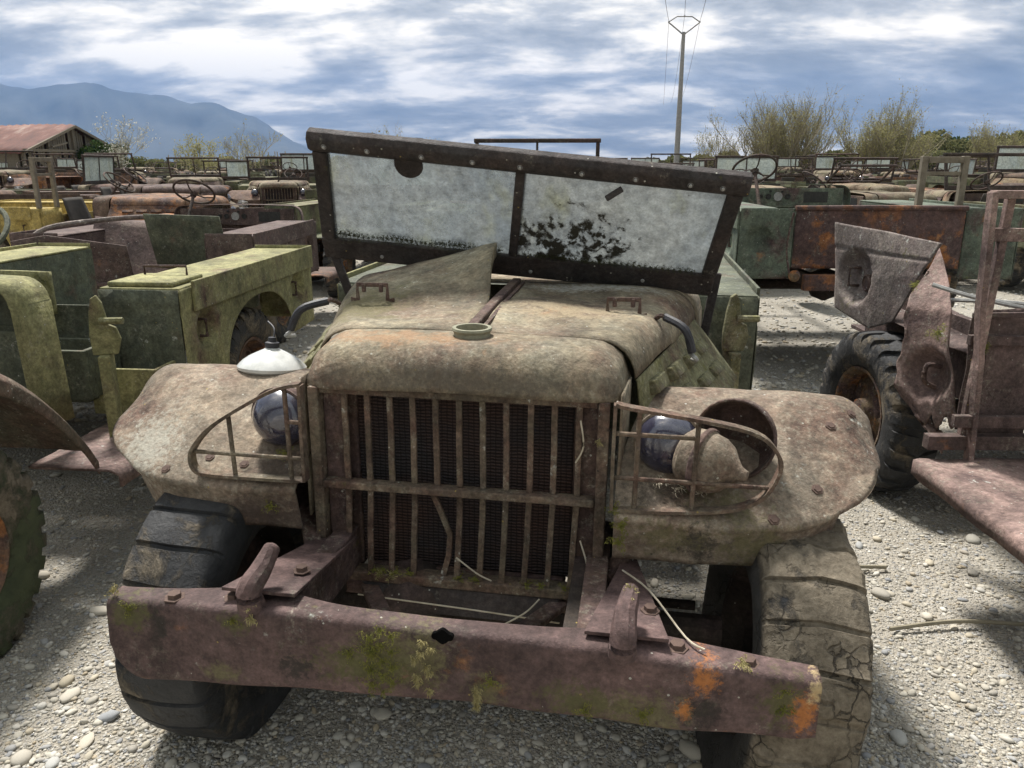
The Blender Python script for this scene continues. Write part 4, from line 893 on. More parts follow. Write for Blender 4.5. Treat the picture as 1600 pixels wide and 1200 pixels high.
# cab frame uprights
b = MB(); b.path([(-.91, 1.95, .53), (-.935, 1.953, .95), (-.965, 1.953, 1.16), (-.99, 1.953, 1.60)], .045, .022, (1, 0, 0)); b.path([(-.985, 1.96, 1.59), (-.1, 1.96, 1.585)], .05, .03); b.path([(-.97, 1.985, 1.44), (-.1, 1.985, 1.43)], .03, .05)
b.path([(-.93, 1.99, .62), (-.90, 1.99, 1.58)], .03, .03, (1, 0, 0)); b.build('cab_frame', 'pink', r1, bevel=.003)
b = MB(); b.path([(-1.0, 1.95, .70), (-.1, 1.95, .69)], .03, .05); b.path([(-1.08, 1.98, .60), (-.1, 1.98, .60)], .05, .06); b.path([(-.95, 2.02, 1.02), (-.1, 2.02, 1.01)], .03, .04); b.path([(-.95, 2.02, 1.12), (-.1, 2.02, 1.13)], .015, .02)
b.build('cross_rail', 'brown', r1, bevel=.003)
b = MB(); b.grid(20, 12, lambda s, t: (lerp(-.93, -.1, s), 2.05 + dn((s*2, 0, t), 3, .03), lerp(.63, 1.14, t))); b.build('bed_bulkhead', 'brown', r1, True, solid=.006)
def torn(o_name, mat, fn, nu=30, nv=30, dim=None, hook=None, par=r1):
    b = MB(); b.grid(nu, nv, fn); return b.build(o_name, mat, par, True, solid=.008)
def rowpatch(rows, s, t):
    k = t*(len(rows) - 1); i = min(int(k), len(rows) - 2); q = k - i
    def ev(row):
        m_ = s*(len(row) - 1); j = min(int(m_), len(row) - 2); return Vector(row[j]).lerp(Vector(row[j + 1]), m_ - j)
    return ev(rows[i]).lerp(ev(rows[i + 1]), q)
TPR = [[(-.915, 2.504, 1.227), (-.832, 2.556, 1.328)], [(-.996, 2.453, 1.074), (-.899, 2.255, 1.088)], [(-1.007, 2.423, .842), (-.92, 2.204, .931)], [(-1.013, 2.403, .71), (-.903, 2.155, .797)], [(-.95, 2.304, .588), (-.872, 2.125, .634)]]
def tp(s, t):      # front torn panel
    p = rowpatch(TPR, s, t)
    d = (p - Vector((-.935, 2.29, .80))).length/.125
    if d < 1: p += Vector((.06, .03, 0))*(1 - d**3)
    if t > .8: p.z += .03*math.sin(s*19)*(t - .8)/.2
    if s < .08: p.y += dn((p.y, p.z, 2), 14, .03)
    return (p.x + dn(tuple(p), 5, .022), p.y, p.z + dn(tuple(p), 14, .008))
tpo = torn('torn_side_panel', 'pink', tp, 34, 60)
MB().tube(smooth_pts([(-.90, 2.28, .84), (-.965, 2.27, .85), (-.97, 2.265, .78), (-.92, 2.26, .75)], 4), .011, 7).build('rope_hook', 'frame', tpo, True)
b = MB(); b.grid(8, 16, lambda s, t: (-1.0 + .10*t + .028*math.cos(s*5 + t*3) + dn((s, t*5, 1), 3, .03), 2.42 - .22*t + .03*math.sin(s*5), .74 - .22*t + .035*math.sin(s*5) + dn((s, t*5, 4), 4, .035))); b.build('curled_edge', 'pink', tpo, True, solid=.006)
b = MB(); b.bx((-.87, 2.02, .60), (-.66, 2.12, 1.0)); b.build('bed_corner_post', 'brown', r1, bevel=.004)
TQR = [[(-.923, 3.554, 1.374), (-.82, 3.106, 1.357), (-.75, 2.707, 1.336)], [(-.903, 3.54, 1.10), (-.84, 3.106, 1.12), (-.784, 2.80, 1.16)], [(-.896, 3.505, .883), (-.836, 3.15, .829), (-.80, 2.97, .90)]]
def tq(s, t):      # rear torn panel
    p = rowpatch(TQR, s, 1 - t); p = p.copy()
    d = math.hypot(p.y - 3.33, p.z - 1.085)/.16
    if d < 1: p.x += .075*(1 - d**4)
    if abs(t - .74) < .02: p.x += .006
    return (p.x + dn(tuple(p), 3, .02), p.y, p.z)
tqo = torn('torn_rear_panel', 'greyrust', tq, 50, 50)
MB().lathe([(-.03, .048), (0, .048), (.006, .04), (.0, .034), (.0, .0005)], 20, 'x', (0, 0, 0), Matrix.Rotation(math.pi, 3, 'Z')).build('tail_light', 'frame', tqo, True, loc=(-.83, 3.285, 1.06))
MB().tube([(-.80, 3.40, 1.13), (-.88, 3.40, 1.13), (-.88, 3.40, 1.03), (-.80, 3.40, 1.03)], .010, 6).build('rope_hook', 'frame', tqo, True)
b = MB(); b.grid(6, 10, lambda s, t: (lerp(-.5, -.80, s), lerp(2.15, 3.4, t), .96 - .06*s + dn((s, t*3, 2), 3, .03))); b.build('box_lid', 'brown', r1, True, solid=.006)
b = MB(); b.grid(4, 16, lambda s, t: (-.66, lerp(2.1, 3.6, t), lerp(.62, 1.0, s))); b.build('box_inner_wall', 'brown', r1, solid=.006)
b = MB(); b.bx((-.62, 2.1, .68), (.95, 3.9, .70)); b.build('bed_floor', 'brown', r1)
for pts in ([(-.98, 2.3, 1.20), (-.8, 2.2, 1.15), (-.4, 2.1, 1.08)], [(-.9, 2.5, 1.1), (-.6, 2.3, 1.12), (-.3, 2.25, 1.05)]): MB().tube(smooth_pts(pts, 4), .010, 6).build('bent_rod', 'zinc', r1, True)
tufts(r1, [((-1.0, 2.16, 1.02), (-.5, -.8, .3), .05), ((-1.05, 2.3, 1.2), (-1, -.3, .3), .03), ((-.9, 2.0, 1.0), (0, -1, .4), .03), ((-1.12, 1.1, .54), (0, 0, 1), .03)], 'moss', 'moss', 14, .02, 160)

# ------------------------------------------------------------------ TRUCK SEEN FROM BEHIND (right)
def truck(loc, yaw, label, group=None, body='bg_a', side='bg_a', bed='bg_c', hoodm='bg_a', fend='bg_b', ws=None, ws_tilt=0, panes=(None, None), steer=True, nose=True, bedon=True, wheels=True, tg=None, corner=None, dash='bg_b', seats=True, tail=0, lights=True, lift=0, detail=True, grilleon=True, frame=None, name='army_truck'):
    t = empty(name, loc, rot=(0, 0, yaw)); tag(t, label, 'truck', group)
    chassis(t)
    if nose:
        fender(t, 1, fend, seed=rnd.randint(0, 99)); fender(t, -1, fend, seed=rnd.randint(0, 99)); hood(t, hoodm, side, handles=False, louvres=detail, seed=rnd.randint(0, 99), lifted=lift)
        if grilleon: grille(t)
        radiator(t)
        if lights: headlight(t, -.55, .02, .985, mat=fend); headlight(t, .57, .02, .985, mat=fend)
        MB().path([(-.85, -.45, .58), (.85, -.45, .58)], .05, .17).build('bumper', fend, t, bevel=.01)
    cowl(t, body, dash, detail)
    if steer: steering(t)
    if seats: seat(t, .36, 'seat'); seat(t, -.36, 'seat')
    if ws:
        h = .56; a = R(ws_tilt); dv, dw = math.sin(a)*h, math.cos(a)*h
        windshield(t, (-.74, 1.12 - dv, 1.27 + dw), (.74, 1.12 - dv, 1.27 + dw), (-.74, 1.12, 1.25), (.74, 1.12, 1.25), ws, panes, .045, .05, .07)
    if bedon:
        for sd_ in (-1, 1): bed_side(t, sd_, bed, seed=rnd.randint(0, 99)); bed_box(t, sd_, bed, bed, lid=False); running_board(t, sd_, fend); rear_corner(t, sd_, corner or bed)
        bed_floor(t, bed)
        if tg: tailgate(t, tg, seed=rnd.randint(0, 99))
    if frame:
        u, v, w0, hh, ww = frame
        b = MB(); b.path([(u, v, w0), (u, v, w0 + hh)], .05, .05, (0, 1, 0)); b.path([(u + ww, v, w0), (u + ww, v, w0 + hh)], .05, .05, (0, 1, 0)); b.path([(u + .026, v, w0 + hh - .03), (u + ww - .026, v, w0 + hh - .03)], .06, .05); b.path([(u + .026, v, w0 + hh*.66), (u + ww - .026, v, w0 + hh*.66)], .03, .03)
        b.build('upright_frame', 'wood', t, bevel=.004)
    if wheels:
        for sd_ in (-1, 1): wheel(t, (sd_*.83, .0, .40), sd_, 'std'); wheel(t, (sd_*.84, 2.72, .40), sd_, 'std')
    return t
r0 = truck((2.83, 9.55, .25), R(180 - 1), 'truck seen from behind with orange rusted tailgate and green corner panels', side='green', body='green', bed='green', corner='green', tg='tailgate', dash='green', nose=False, seats=False, hoodm='bg_a', frame=(-.90, 3.05, 1.11, .40, .33))
for sd_ in (-1, 1): pass
b = MB(); b.path([(-.55, 3.72, .58), (.55, 3.72, .58)], .06, .12); b.path([(-.12, 3.72, .54), (-.12, 3.74, .40)], .05, .05); rb = b.build('rear_crossmember', 'tailgate', r0, bevel=.006)
MB().lathe([(-.02, .02), (0, .04), (.03, .045), (.05, .03), (.08, .02), (.08, .0005)], 16, 'y', (.62, 3.70, .63)).build('towing_pintle', 'rim', rb, True)
MB().tube(smooth_pts([(.66, 3.70, 1.1), (.69, 3.70, .85), (.66, 3.72, .65)], 5), .008, 6).build('tailgate_chain', 'frame', r0, True)

# ------------------------------------------------------------------ MIDDLE-LEFT TRUCKS
l4 = truck((-3.12, 10.3, 0), R(180 - 2), 'brown open truck seen from behind, gauges and round steering wheel showing, left of main windshield', body='brown', side='brown', bed='brown', dash='brown', nose=False, seats=False, corner='brown')
b = MB(); b.grid(10, 10, lambda s, t: (lerp(-.05, -.72, s) + .03*t, 3.35 + .10*t, lerp(.80, 1.28, t) - .02*s)); b.build('standing_plate', 'dkolive', l4, True, solid=.012)
b = MB(); b.grid(14, 10, lambda s, t: (lerp(.95, .1, s), 3.72 - .25*s + .1*t, lerp(.62, 1.12, t) - .15*abs(s - .3))); b.build('crumpled_panel', 'brown', l4, True, solid=.012)
b = MB(); b.grid(14, 10, lambda s, t: (lerp(.75, -.1, s), 3.15 - .3*t + .1*s, lerp(.72, 1.22, t) - .1*s)); b.build('seat_trough', 'brown', l4, True, solid=.012)
b = MB(); b.tube(smooth_pts([(.95, 3.7, 1.0), (.8, 3.55, 1.16), (.4, 3.3, 1.22), (.05, 3.2, 1.24)], 5), .022, 8); b.build('bent_rail', 'greyrust', l4, True)
l2 = truck((-4.05, 10.7, .05), R(85), 'truck with yellow paint on its arched bed side and orange rusted nose', body='bg_b', bed='yellow', side='orange', hoodm='orange', fend='orange', dash='bg_b', frame=(-.99, 1.80, 1.11, .62, .34), tg='yellow', corner='yellow')
l5 = truck((-5.2, 14.0, .1), R(94), 'brown truck with long louvred hood side on, behind the orange-nosed one', hoodm='brown', side='bg_a', fend='bg_a', body='bg_b', bed='bg_b')
# ------------------------------------------------------------------ ROWS BEHIND
def bar_truck(*a, **k): return truck(*a, **k)
mids = [
 ((-7.4, 16.5), 95, 'truck with tall dark windshield frame below the barn', dict(ws='bg_d', panes=('pane_bg', 'pane_bg'), ws_tilt=5, hoodm='bg_b')),
 ((-3.1, 20.0), 178, 'truck with dark windshield holding one pale pane right of centre, under the mountain foot', dict(ws='bg_d', panes=('pane_bg', None), ws_tilt=0, hoodm='bg_b')),
 ((-5.6, 19.0), 15, 'truck with empty black windshield frame, left of the half-glazed one', dict(ws='bg_d', panes=(None, None), ws_tilt=-4, hoodm='bg_a')),
 ((-1.75, 14.0), 172, 'truck half hidden by left edge of main windshield, frame still holding glass', dict(ws='bg_d', panes=('pane_bg', 'pane_bg'), ws_tilt=0, hoodm='bg_b', frame=(.2, 1.9, 1.1, .65, .4))),
 ((0.36, 10.7), 177, 'taller truck behind main windshield with bare horizontal top rail', dict(ws='bg_d', ws_tilt=-4, panes=(None, None), hoodm='bg_a', nose=True)),
 ((4.7, 14.4), 8, 'truck with pale rounded hood and black gaping radiator opening, behind green dashboard', dict(hoodm='bg_a', side='bg_a', grilleon=False, fend='bg_b')),
 ((6.2, 12.0), 95, 'long-nosed olive truck side on, right of the green dashboard', dict(hoodm='bg_a', side='bg_a', fend='bg_b', body='bg_a')),
 ((7.7, 16.0), 20, 'truck with vertical grille slats and curved steering wheel at right edge rows', dict(hoodm='bg_a', side='bg_a', fend='bg_b', ws='bg_d', ws_tilt=50)),
 ((5.3, 19.5), 185, 'truck with two bright clean windshield panes under the bare trees', dict(ws='bg_d', panes=('pane_bg', 'pane_bg'), ws_tilt=0)),
 ((8.6, 20.5), 175, 'truck with slanting empty windshield frame and orange door', dict(ws='bg_d', panes=(None, None), ws_tilt=-20, side='orange', bed='orange')),
 ((2.6, 14.5), 182, 'truck with brown hood and steering wheel beside right end of main windshield', dict(hoodm='bg_a', side='bg_b')),
 ((-8.9, 13.6), 172, 'truck with two glazed windshield halves at far left edge before the barn', dict(ws='bg_d', panes=('pane_bg', 'pane_bg'), ws_tilt=3, hoodm='bg_b')),
 ((7.4, 13.6), 186, 'truck with leaning glassless windshield behind the right cab frame', dict(ws='bg_d', ws_tilt=14, hoodm='bg_a', side='bg_b')),
]
built = []
for (x, y), yaw, lab, kw in mids: built.append(truck((x, y, .16 if 'taller' in lab else .05), R(yaw), lab, group='trucks in the middle rows', **kw))
protos = [built[0], built[2], built[8], built[6], built[1], built[9], built[7], built[12]]
spots = []
for row in range(10):
    y = 17.5 + row*4.3 + .3*row
    for k in range(-12, 15):
        x = k*(2.4 + .10*row) + rnd.uniform(-.5, .5) + row*.3; yy = y + rnd.uniform(-.7, .7)
        if abs(x) > .70*yy + 1.5: continue
        if any(math.hypot(x - b_.location.x, (yy - b_.location.y)*.55) < 2.6 for b_ in built): continue
        spots.append((x, yy))
rnd.shuffle(spots); spots = sorted(spots[:118], key=lambda p: p[1])
CH = {}
for o in bpy.data.objects:
    if o.parent: CH.setdefault(o.parent.name, []).append(o)
skip = ('louvre', 'gauge', 'rope_hook', 'splash_panel', 'glovebox', 'box_inner_wall', 'grille_bar', 'steering_column', 'seat_box', 'radiator_tank', 'side_plate', 'hatch', 'bolt')
def copy_far(o, parent, lvl=0):
    c = o.copy(); col.objects.link(c); c.parent = parent
    for ch in CH.get(o.name, []):
        if ch.name.split('.')[0] in skip: continue
        copy_far(ch, c, lvl + 1)
    return c
LOOK = ['two-pane glazed windshield', 'empty windshield frame', 'bright glazed windshield', 'long hood and no windshield', 'half-glazed windshield', 'leaning empty windshield and orange sides', 'windshield folded over hood', 'forward-leaning bare windshield']
ORD = ['first', 'second', 'third', 'fourth', 'fifth', 'sixth', 'seventh', 'eighth', 'ninth', 'tenth']
for i, (x, y) in enumerate(spots):
    k = rnd.randrange(len(protos)); c = copy_far(protos[k], None); tn = rnd.choice((0, 180, 180, 90, 95))
    c.location = (x, y, rnd.uniform(-.02, .28)); c.rotation_euler = (0, 0, R(tn + rnd.uniform(-9, 9)))
    row_ = min(9, max(0, int(round((y - 17.5)/4.6)))); face = {0: 'facing us', 180: 'facing away', 90: 'side on', 95: 'side on'}[tn]
    tag(c, 'truck with %s, %s, %s far row %s' % (LOOK[k], face, ORD[row_], 'at left' if x < 0 else 'at right'), 'truck', 'far rows on the left' if x < 0 else 'far rows on the right')

# ------------------------------------------------------------------ BARN
barn = empty('barn', (-46.8, 68, 0), rot=(0, 0, R(-8))); tag(barn, 'old timber barn with rusty red corrugated roof at far left', 'barn')
bl, bw, eh, rh = 22, 12, 2.7, 4.75
for sd_ in (-1, 1):
    b = MB(); n = 160
    b.grid(n, 6, lambda s, t: (lerp(-bl/2, bl/2, s), sd_*(bw/2 + .6)*t, rh - (rh - eh + .3)*t + .035*math.sin(s*n*1.25) + .08*math.sin(s*9)))
    b.build('roof_slope', 'roof', barn, True, solid=.03)
rr = random.Random(5)
for k in range(46):
    y = -bw/2 + k*bw/46 + .1; top = rh - (rh - eh)*abs(y)/(bw/2) - .12
    if rr.random() < .1: continue
    z0 = .0 if abs(y) > 2 else rr.choice((0, 2.2, 2.6)); MB().bx((bl/2 - .5, y, z0), (bl/2 - .46, y + rr.uniform(.19, .25), top - rr.uniform(0, .25))).build('plank', 'wood', barn)
b = MB()
for y in (-5.8, -3, 0, 3, 5.8): b.bx((bl/2 - .45, y - .1, 0), (bl/2 - .25, y + .1, rh - (rh - eh)*abs(y)/(bw/2) - .15))
for sd_ in (-1, 1): b.path([(bl/2, 0, rh - .1), (bl/2, sd_*bw/2, eh - .15)], .15, .2); b.path([(bl/2, sd_*1.2, rh - 1.4), (bl/2, sd_*3, 3.0)], .1, .12)
b.path([(bl/2 - .1, -bw/2, eh), (bl/2 - .1, bw/2, eh)], .15, .2); b.build('timber_frame', 'wood', barn)
for sd_ in (-1, 1): MB().bx((-bl/2 + .3, sd_*bw/2 - .05, 0), (bl/2 - .6, sd_*bw/2 + .05, eh - .1)).build('side_wall', 'wood', barn)

# ------------------------------------------------------------------ TREES
def tree(name, loc, h, spread, label, leafm='bud', seed=1, stems=9, leaves=6000, twig=.02, group=None, leaf=.10, levels=4, kids_=4, upw=.5):
    t = empty(name, loc); tag(t, label, 'tree', group); rr = random.Random(seed); b = MB(); tips = []
    def grow(p, d, l, r_, lev):
        pts = [p]; q = p.copy(); dd = d.copy(); n = 4 if lev < 2 else 3
        for i in range(n):
            dd = (dd + Vector((rr.uniform(-.16, .16), rr.uniform(-.16, .16), .07*upw))).normalized(); q = q + dd*l/n; pts.append(q.copy())
        b.tube(pts, [lerp(r_, r_*.5, i/n) for i in range(n + 1)], 3 if lev > 0 else 5)
        if lev >= 2:
            for w in pts[1:]: tips.append(w)
        if lev < levels:
            for _ in range(kids_ + (lev == 0)):
                i = rr.randint(1, n); ax = Vector((rr.uniform(-1, 1), rr.uniform(-1, 1), rr.uniform(.1, 1)*upw)).normalized()
                grow(pts[i], (dd*.85 + ax*.75).normalized(), l*rr.uniform(.45, .68), r_*.5, lev + 1)
    for s in range(stems):
        a = rr.uniform(0, 6.28); k = rr.random()**.6
        grow(Vector((math.cos(a)*spread*.12*k, math.sin(a)*spread*.12*k, 0)), Vector((math.cos(a)*k*.55*spread/h*1.6, math.sin(a)*k*.55*spread/h*1.6, 1)).normalized(), h*rr.uniform(.38, .6), h*.012, 0)
    b.build('trunk', 'bark', t, True)
    P = np.array([[p.x, p.y, p.z] for p in tips]); rs = np.random.RandomState(seed)
    idx = rs.randint(0, len(P), leaves); c = P[idx] + rs.normal(0, .16, (leaves, 3)); a = rs.normal(size=(leaves, 3)); a /= np.linalg.norm(a, axis=1)[:, None]
    bq = np.cross(a, rs.normal(size=(leaves, 3))); bq /= np.linalg.norm(bq, axis=1)[:, None]; sz = leaf*rs.uniform(.4, 1.2, (leaves, 1))
    V_ = np.stack([c - a*sz, c + bq*sz*.5, c + a*sz, c - bq*sz*.5], 1).reshape(-1, 3)
    F_ = np.arange(leaves*4).reshape(-1, 4)
    me = bpy.data.meshes.new('crown'); me.from_pydata(V_.tolist(), [], F_.tolist()); me.materials.append(M[leafm]); mk('crown', me, t)
    return t
tree('bare_willow', (19.8, 58, 0), 6.3, 7.2, 'largest bare budding willow clump right of the power pole', seed=3, stems=34, leaves=18000, kids_=5, levels=3, leaf=.06, upw=1.0)
tree('bare_willow', (15.8, 61, 0), 4.4, 3.0, 'small bare shrub at left foot of the largest willow', seed=13, stems=12, leaves=2500, kids_=4, levels=3, leaf=.06, upw=1.0)
tree('bare_willow', (28.2, 60, 0), 5.6, 7.5, 'yellow-green budding willow clump, second from the power pole', seed=5, stems=34, leaves=20000, kids_=5, levels=3, leaf=.07, upw=1.0)
tree('bare_willow', (38.5, 63, 0), 4.7, 6.5, 'pale thin willow clump nearest the right picture edge', seed=8, stems=26, leaves=12000, kids_=5, levels=3, leaf=.06, upw=1.0)
tree('blossom_tree', (-31.6, 64, 0), 4.7, 2.0, 'slender pale blossoming tree right of the barn', 'blossom', seed=21, stems=3, leaves=1100, kids_=4)
tree('thin_tree', (-27.5, 70, 0), 3.9, 4.0, 'small green budding tree under the mountain, left of the thin bare one', 'bud', seed=23, stems=8, leaves=2500, kids_=3)
tree('thin_tree', (-23.5, 72, 0), 4.6, 4.0, 'thin bare tree before the right shoulder of the mountain', 'bud', seed=25, stems=6, leaves=500, kids_=4)
tree('thin_tree', (-7.0, 60, 0), 4.4, 5.0, 'thin bare tree just above the main windshield top rail', 'bud', seed=27, stems=8, leaves=700, kids_=4)
tree('bush', (-34.8, 68, 0), 3.1, 3.6, 'dense dark green bush beside the barn gable', 'leaf', seed=31, stems=12, leaves=16000, kids_=4, leaf=.16)
# far wood on the right and hedges along the horizon
def mass(name, label, boxes, n, leafm, seed, leaf, cat):
    rs = np.random.RandomState(seed); C_ = []
    for (x0, x1, y, hh, dep) in boxes:
        k = int(n*(x1 - x0)/sum(q[1] - q[0] for q in boxes)); x = rs.uniform(x0, x1, k)
        top = hh*(.65 + .35*np.abs(np.sin(x*.31 + 1.3*np.sin(x*.13))) + .12*np.sin(x*1.7)); C_.append(np.stack([x, y + rs.uniform(0, dep, k), top*rs.uniform(0, 1, k)**.7], 1))
    c = np.concatenate(C_); m_ = len(c); a = rs.normal(size=(m_, 3)); a /= np.linalg.norm(a, axis=1)[:, None]; bq = np.cross(a, rs.normal(size=(m_, 3))); bq /= np.linalg.norm(bq, axis=1)[:, None]
    sz = leaf*rs.uniform(.5, 1.3, (m_, 1)); V_ = np.stack([c - a*sz, c + bq*sz*.6, c + a*sz, c - bq*sz*.6], 1).reshape(-1, 3)
    me = bpy.data.meshes.new(name); me.from_pydata(V_.tolist(), [], np.arange(m_*4).reshape(-1, 4).tolist()); me.materials.append(M[leafm]); o = mk(name, me); tag(o, label, cat, kind='stuff'); return o
mass('far_scrub', 'grey-green bare scrub along the right horizon', [(62, 130, 118, 6.0, 8), (30, 62, 110, 3.2, 6), (14, 30, 110, 2.6, 5)], 60000, 'far_leaf', 4, .34, 'scrub')
mass('far_hedge', 'low hedge line along the left horizon', [(-75, -10, 130, 2.6, 5), (-10, 14, 130, 2.2, 5)], 20000, 'far_leaf', 6, .3, 'hedge')
mass('dark_pine_grove', 'dark pines on the far rise behind the willows', [(118, 175, 260, 9.5, 12)], 16000, 'leaf', 9, .7, 'pines')
tree('umbrella_pine', (132, 256, 0), 11, 8, 'round dark umbrella pine on the far right skyline', 'leaf', seed=41, stems=3, leaves=9000, leaf=.7, levels=3)
# thin stakes before the mountain
sf = empty('vineyard_stakes', (-30, 90, 0)); tag(sf, 'row of thin dark stakes below the mountain foot', 'stakes')
sm_ = None
for k in range(26):
    if sm_ is None: o = MB().bx((-.04, -.04, 0), (.04, .04, 3.0)).build('stake', 'bark', sf); sm_ = o.data
    else: o = mk('stake', sm_, sf)
    o.location = (-8.5 + k*.56 + rnd.uniform(-.2, .2), 0, rnd.uniform(-.5, .1))

# ------------------------------------------------------------------ POWER POLE
pole = empty('power_pole', (12.75, 62, 0)); tag(pole, 'tall slim grey power pole with V-shaped crossarm', 'pole')
MB().tube([(0, 0, -.2), (0, 0, 5), (0, 0, 11.1)], [.24, .20, .13], 12).build('post', 'concrete', pole, True)
b = MB(); b.path([(0, 0, 10.9), (-1.15, 0, 11.75)], .07, .09); b.path([(0, 0, 10.9), (1.15, 0, 11.75)], .07, .09); b.path([(-1.2, 0, 11.75), (-.55, 0, 12.15), (.55, 0, 12.15), (1.2, 0, 11.75)], .06, .07); b.build('crossarm', 'concrete', pole)
for k, (x, z) in enumerate(((-1.15, 11.75), (0, 12.15), (1.15, 11.75))):
    MB().lathe([(0, .03), (.03, .07), (.06, .03), (.09, .07), (.12, .03)], 8, 'z', (x, 0, z)).build('insulator', 'zinc', pole, True)
    pts = [(x - 12.75*s*75/62, -75*s, z + .12 + 2.0*((2*s - 1)**2 - 1)) for s in np.linspace(0, 1, 20)]
    MB().tube(pts, .014, 5).build('wire', 'wire', pole, True)
    pts = [(x + 12.9*s, 70*s, z + .12 + 1.6*((2*s - 1)**2 - 1) - 1.0*s) for s in np.linspace(0, 1, 14)]
    MB().tube(pts, .014, 5).build('wire', 'wire', pole, True)
pole2 = empty('power_pole', (74, 360, 0)); tag(pole2, 'tiny distant power pole just left of the tall one', 'pole')
MB().tube([(0, 0, -.2), (0, 0, 10.9)], [.2, .12], 8).build('post', 'concrete', pole2, True); MB().path([(-1.2, 0, 10.7), (1.2, 0, 10.7)], .1, .1).build('crossarm', 'concrete', pole2)

# ------------------------------------------------------------------ MOUNTAINS
MD = 8000; K = MD/1200*1.0
ridge = [(-260, 128), (-120, 150), (-60, 138), (0, 130), (25, 136), (48, 139), (90, 133), (130, 127), (150, 130), (175, 141), (240, 149), (262, 148), (300, 162), (335, 161), (365, 172), (400, 183), (430, 202), (460, 222), (500, 240), (560, 254)]
b = MB(); nx = 130; nyv = 16
rx = np.array([p[0] for p in ridge]); ry = np.array([p[1] for p in ridge])
def mt(s, t):
    px = lerp(-260, 560, s); py = float(np.interp(px, rx, ry)); py += 2.0*mnoise.noise(Vector((px*.05, 0, 0))) + 1.0*mnoise.noise(Vector((px*.16, 3, 0)))
    dx_, dy_, dz_ = (px - 800)/1200, .9613 + (py - 600)/-1200*.2756, -.2756 + (600 - py)/1200*.9613
    X = dx_/dy_*MD; Hh = max(0, dz_/dy_*MD)
    y = MD - 2300*(1 - t) + 300*mnoise.noise(Vector((px*.02, t*3, 4)))
    z = Hh*t**1.25*(1 + (.22*mnoise.noise(Vector((px*.03, t*4, 1))))*(1 - t)*t*4) - 10*(t < .01)
    return (X*(y/MD), y, z)
b.grid(nx, nyv, mt); b.grid(nx, 6, lambda s, t: (mt(s, 1)[0]*(1 + .15*t), mt(s, 1)[1] + 1500*t, mt(s, 1)[2]*(1 - t) - 10*(t > .99)))
mo = b.build('mountains', 'mount', None, True, angle=180); tag(mo, 'hazy blue mountain ridge on the left skyline', 'mountains', kind='structure')

# ------------------------------------------------------------------ GRAVEL
rs = np.random.RandomState(11)
def ico(sub):
    bm = bmesh.new(); bmesh.ops.create_icosphere(bm, subdivisions=sub, radius=1); v = np.array([q.co[:] for q in bm.verts]); f = np.array([[w.index for w in q.verts] for q in bm.faces]); bm.free(); return v, f
def scatter(n, y0, y1, smin, smax, power, sub, jit=.14, yp=1.6):
    v, f = ico(sub); Y = y0 + (y1 - y0)*rs.rand(n)**yp; X = rs.uniform(-1, 1, n)*(.70*Y + .25)
    s = smin*(smax/smin)**(rs.rand(n)**power)
    rot = rs.rand(n)*6.283; sx = s*rs.uniform(.85, 1.35, n); sy = s*rs.uniform(.6, 1.0, n); sz = s*rs.uniform(.35, .65, n)
    vv = v[None]*(1 + jit*(rs.rand(n, len(v), 1) - .5)*2)
    x = vv[..., 0]*sx[:, None]; y = vv[..., 1]*sy[:, None]; z = vv[..., 2]*sz[:, None]
    tx = rs.normal(0, .18, n)[:, None]; z = z + tx*x
    c, sn = np.cos(rot)[:, None], np.sin(rot)[:, None]
    P = np.stack([x*c - y*sn + X[:, None], x*sn + y*c + Y[:, None], z + (sz*rs.uniform(.1, .55, n))[:, None]], -1).reshape(-1, 3)
    F = (f[None] + (np.arange(n)*len(v))[:, None, None]).reshape(-1, 3)
    return P, F, (X, Y, s)
parts_ = [scatter(5500, 1.75, 5.5, .007, .017, 1.9, 2), scatter(42000, 1.75, 6.5, .0032, .009, 1.0, 1), scatter(14000, 5, 16, .012, .032, 1.5, 1)]
P = np.concatenate([p[0] for p in parts_]); off = np.cumsum([0] + [len(p[0]) for p in parts_[:-1]]); F = np.concatenate([p[1] + o for p, o in zip(parts_, off)])
me = bpy.data.meshes.new('gravel'); me.vertices.add(len(P)); me.vertices.foreach_set('co', P.astype(np.float32).ravel())
me.loops.add(F.size); me.loops.foreach_set('vertex_index', F.astype(np.int32).ravel()); me.polygons.add(len(F)); me.polygons.foreach_set('loop_start', np.arange(0, F.size, 3, dtype=np.int32))
me.polygons.foreach_set('use_smooth', np.ones(len(F), dtype=bool)); me.update(); me.validate(); me.materials.append(M['stone'])
gv = mk('gravel', me, ground); gv['kind'] = 'stuff'
sv, sf_ = ico(2); stone_me = []
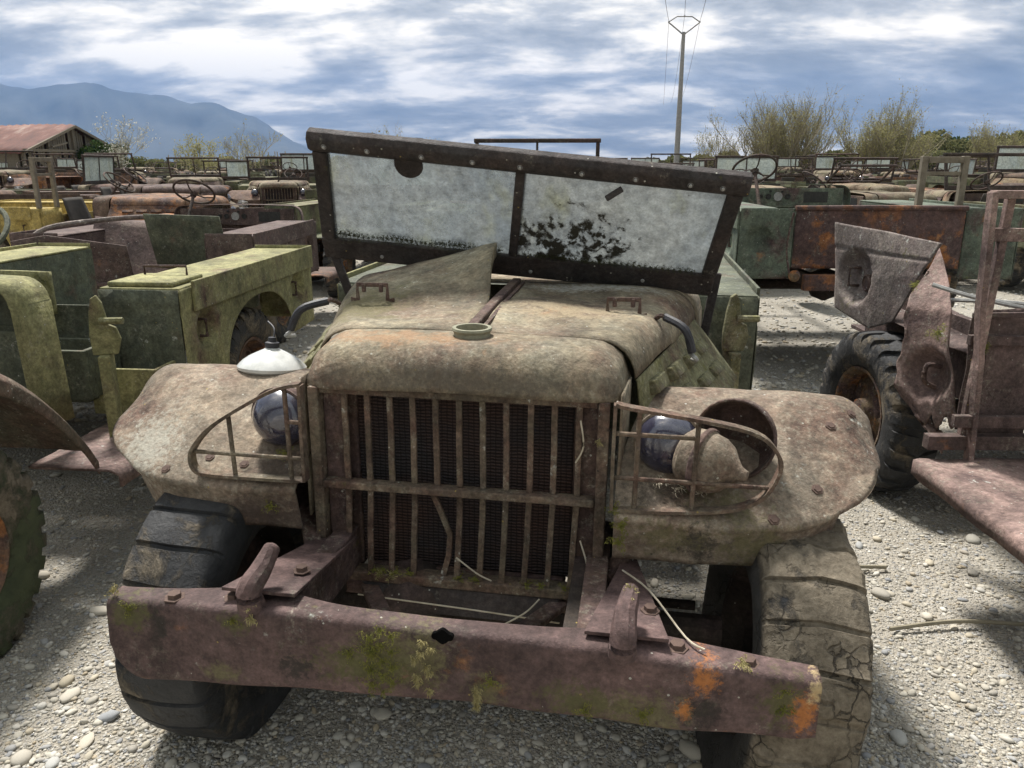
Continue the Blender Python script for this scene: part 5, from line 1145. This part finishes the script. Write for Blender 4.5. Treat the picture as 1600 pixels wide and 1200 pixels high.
for k in range(8):
    w = np.array([1 + .22*mnoise.noise(Vector(p)*1.3 + Vector((k*5., 0, 0))) for p in sv])[:, None]
    m_ = bpy.data.meshes.new('stone'); m_.from_pydata((sv*w).tolist(), [], sf_.tolist()); m_.polygons.foreach_set('use_smooth', [True]*len(m_.polygons)); m_.materials.append(M['stone1']); stone_me.append(m_)
for k in range(170):
    Y = 1.8 + 4.2*rs.rand()**1.5; X = rs.uniform(-1, 1)*(.69*Y + .2); s = .016*(.040/.016)**(rs.rand()**1.9)
    o = mk('stone', stone_me[k % 8], ground); sc = (s*rs.uniform(.9, 1.35), s*rs.uniform(.65, 1), s*rs.uniform(.35, .6))
    o.scale = sc; o.location = (X, Y, sc[2]*.4); o.rotation_euler = (rs.normal(0, .12), rs.normal(0, .12), rs.uniform(0, 6.28))
for k, (a, b_, m_) in enumerate((((1.20, 2.9), (1.62, 2.98), 'bark'), ((1.42, 2.52), (1.95, 2.55), 'bark'), ((-1.55, 3.3), (-1.3, 3.25), 'bark'))):
    tw = MB().tube(smooth_pts([(a[0], a[1], .02), ((a[0] + b_[0])/2, (a[1] + b_[1])/2 + .02, .03), (b_[0], b_[1], .02)], 5), .008, 6).build('fallen_twig', m_, None, True)
    tag(tw, ('long thin rusty twig on gravel right of the muddy tyre', 'thick dark stick on gravel under right truck running board', 'dark stick on shaded gravel left of the main truck')[k], 'twig')

# ------------------------------------------------------------------ HAZE
b = MB(); b.bx((-11000, -300, -12), (11000, 10500, 1050))
hm = bpy.data.materials.new('pale_air'); hm.use_nodes = True; hn = hm.node_tree; hn.nodes.clear()
pv = hn.nodes.new('ShaderNodeVolumePrincipled'); pv.inputs['Color'].default_value = (.17, .33, .66, 1); pv.inputs['Density'].default_value = 7.5e-5; pv.inputs['Anisotropy'].default_value = .2
ho = hn.nodes.new('ShaderNodeOutputMaterial'); hn.links.new(pv.outputs[0], ho.inputs['Volume'])
M['haze'] = hm; hz = b.build('haze', 'haze'); tag(hz, 'pale blue air between the camera and the mountains', 'haze', kind='stuff')
bpy.context.view_layer.update()
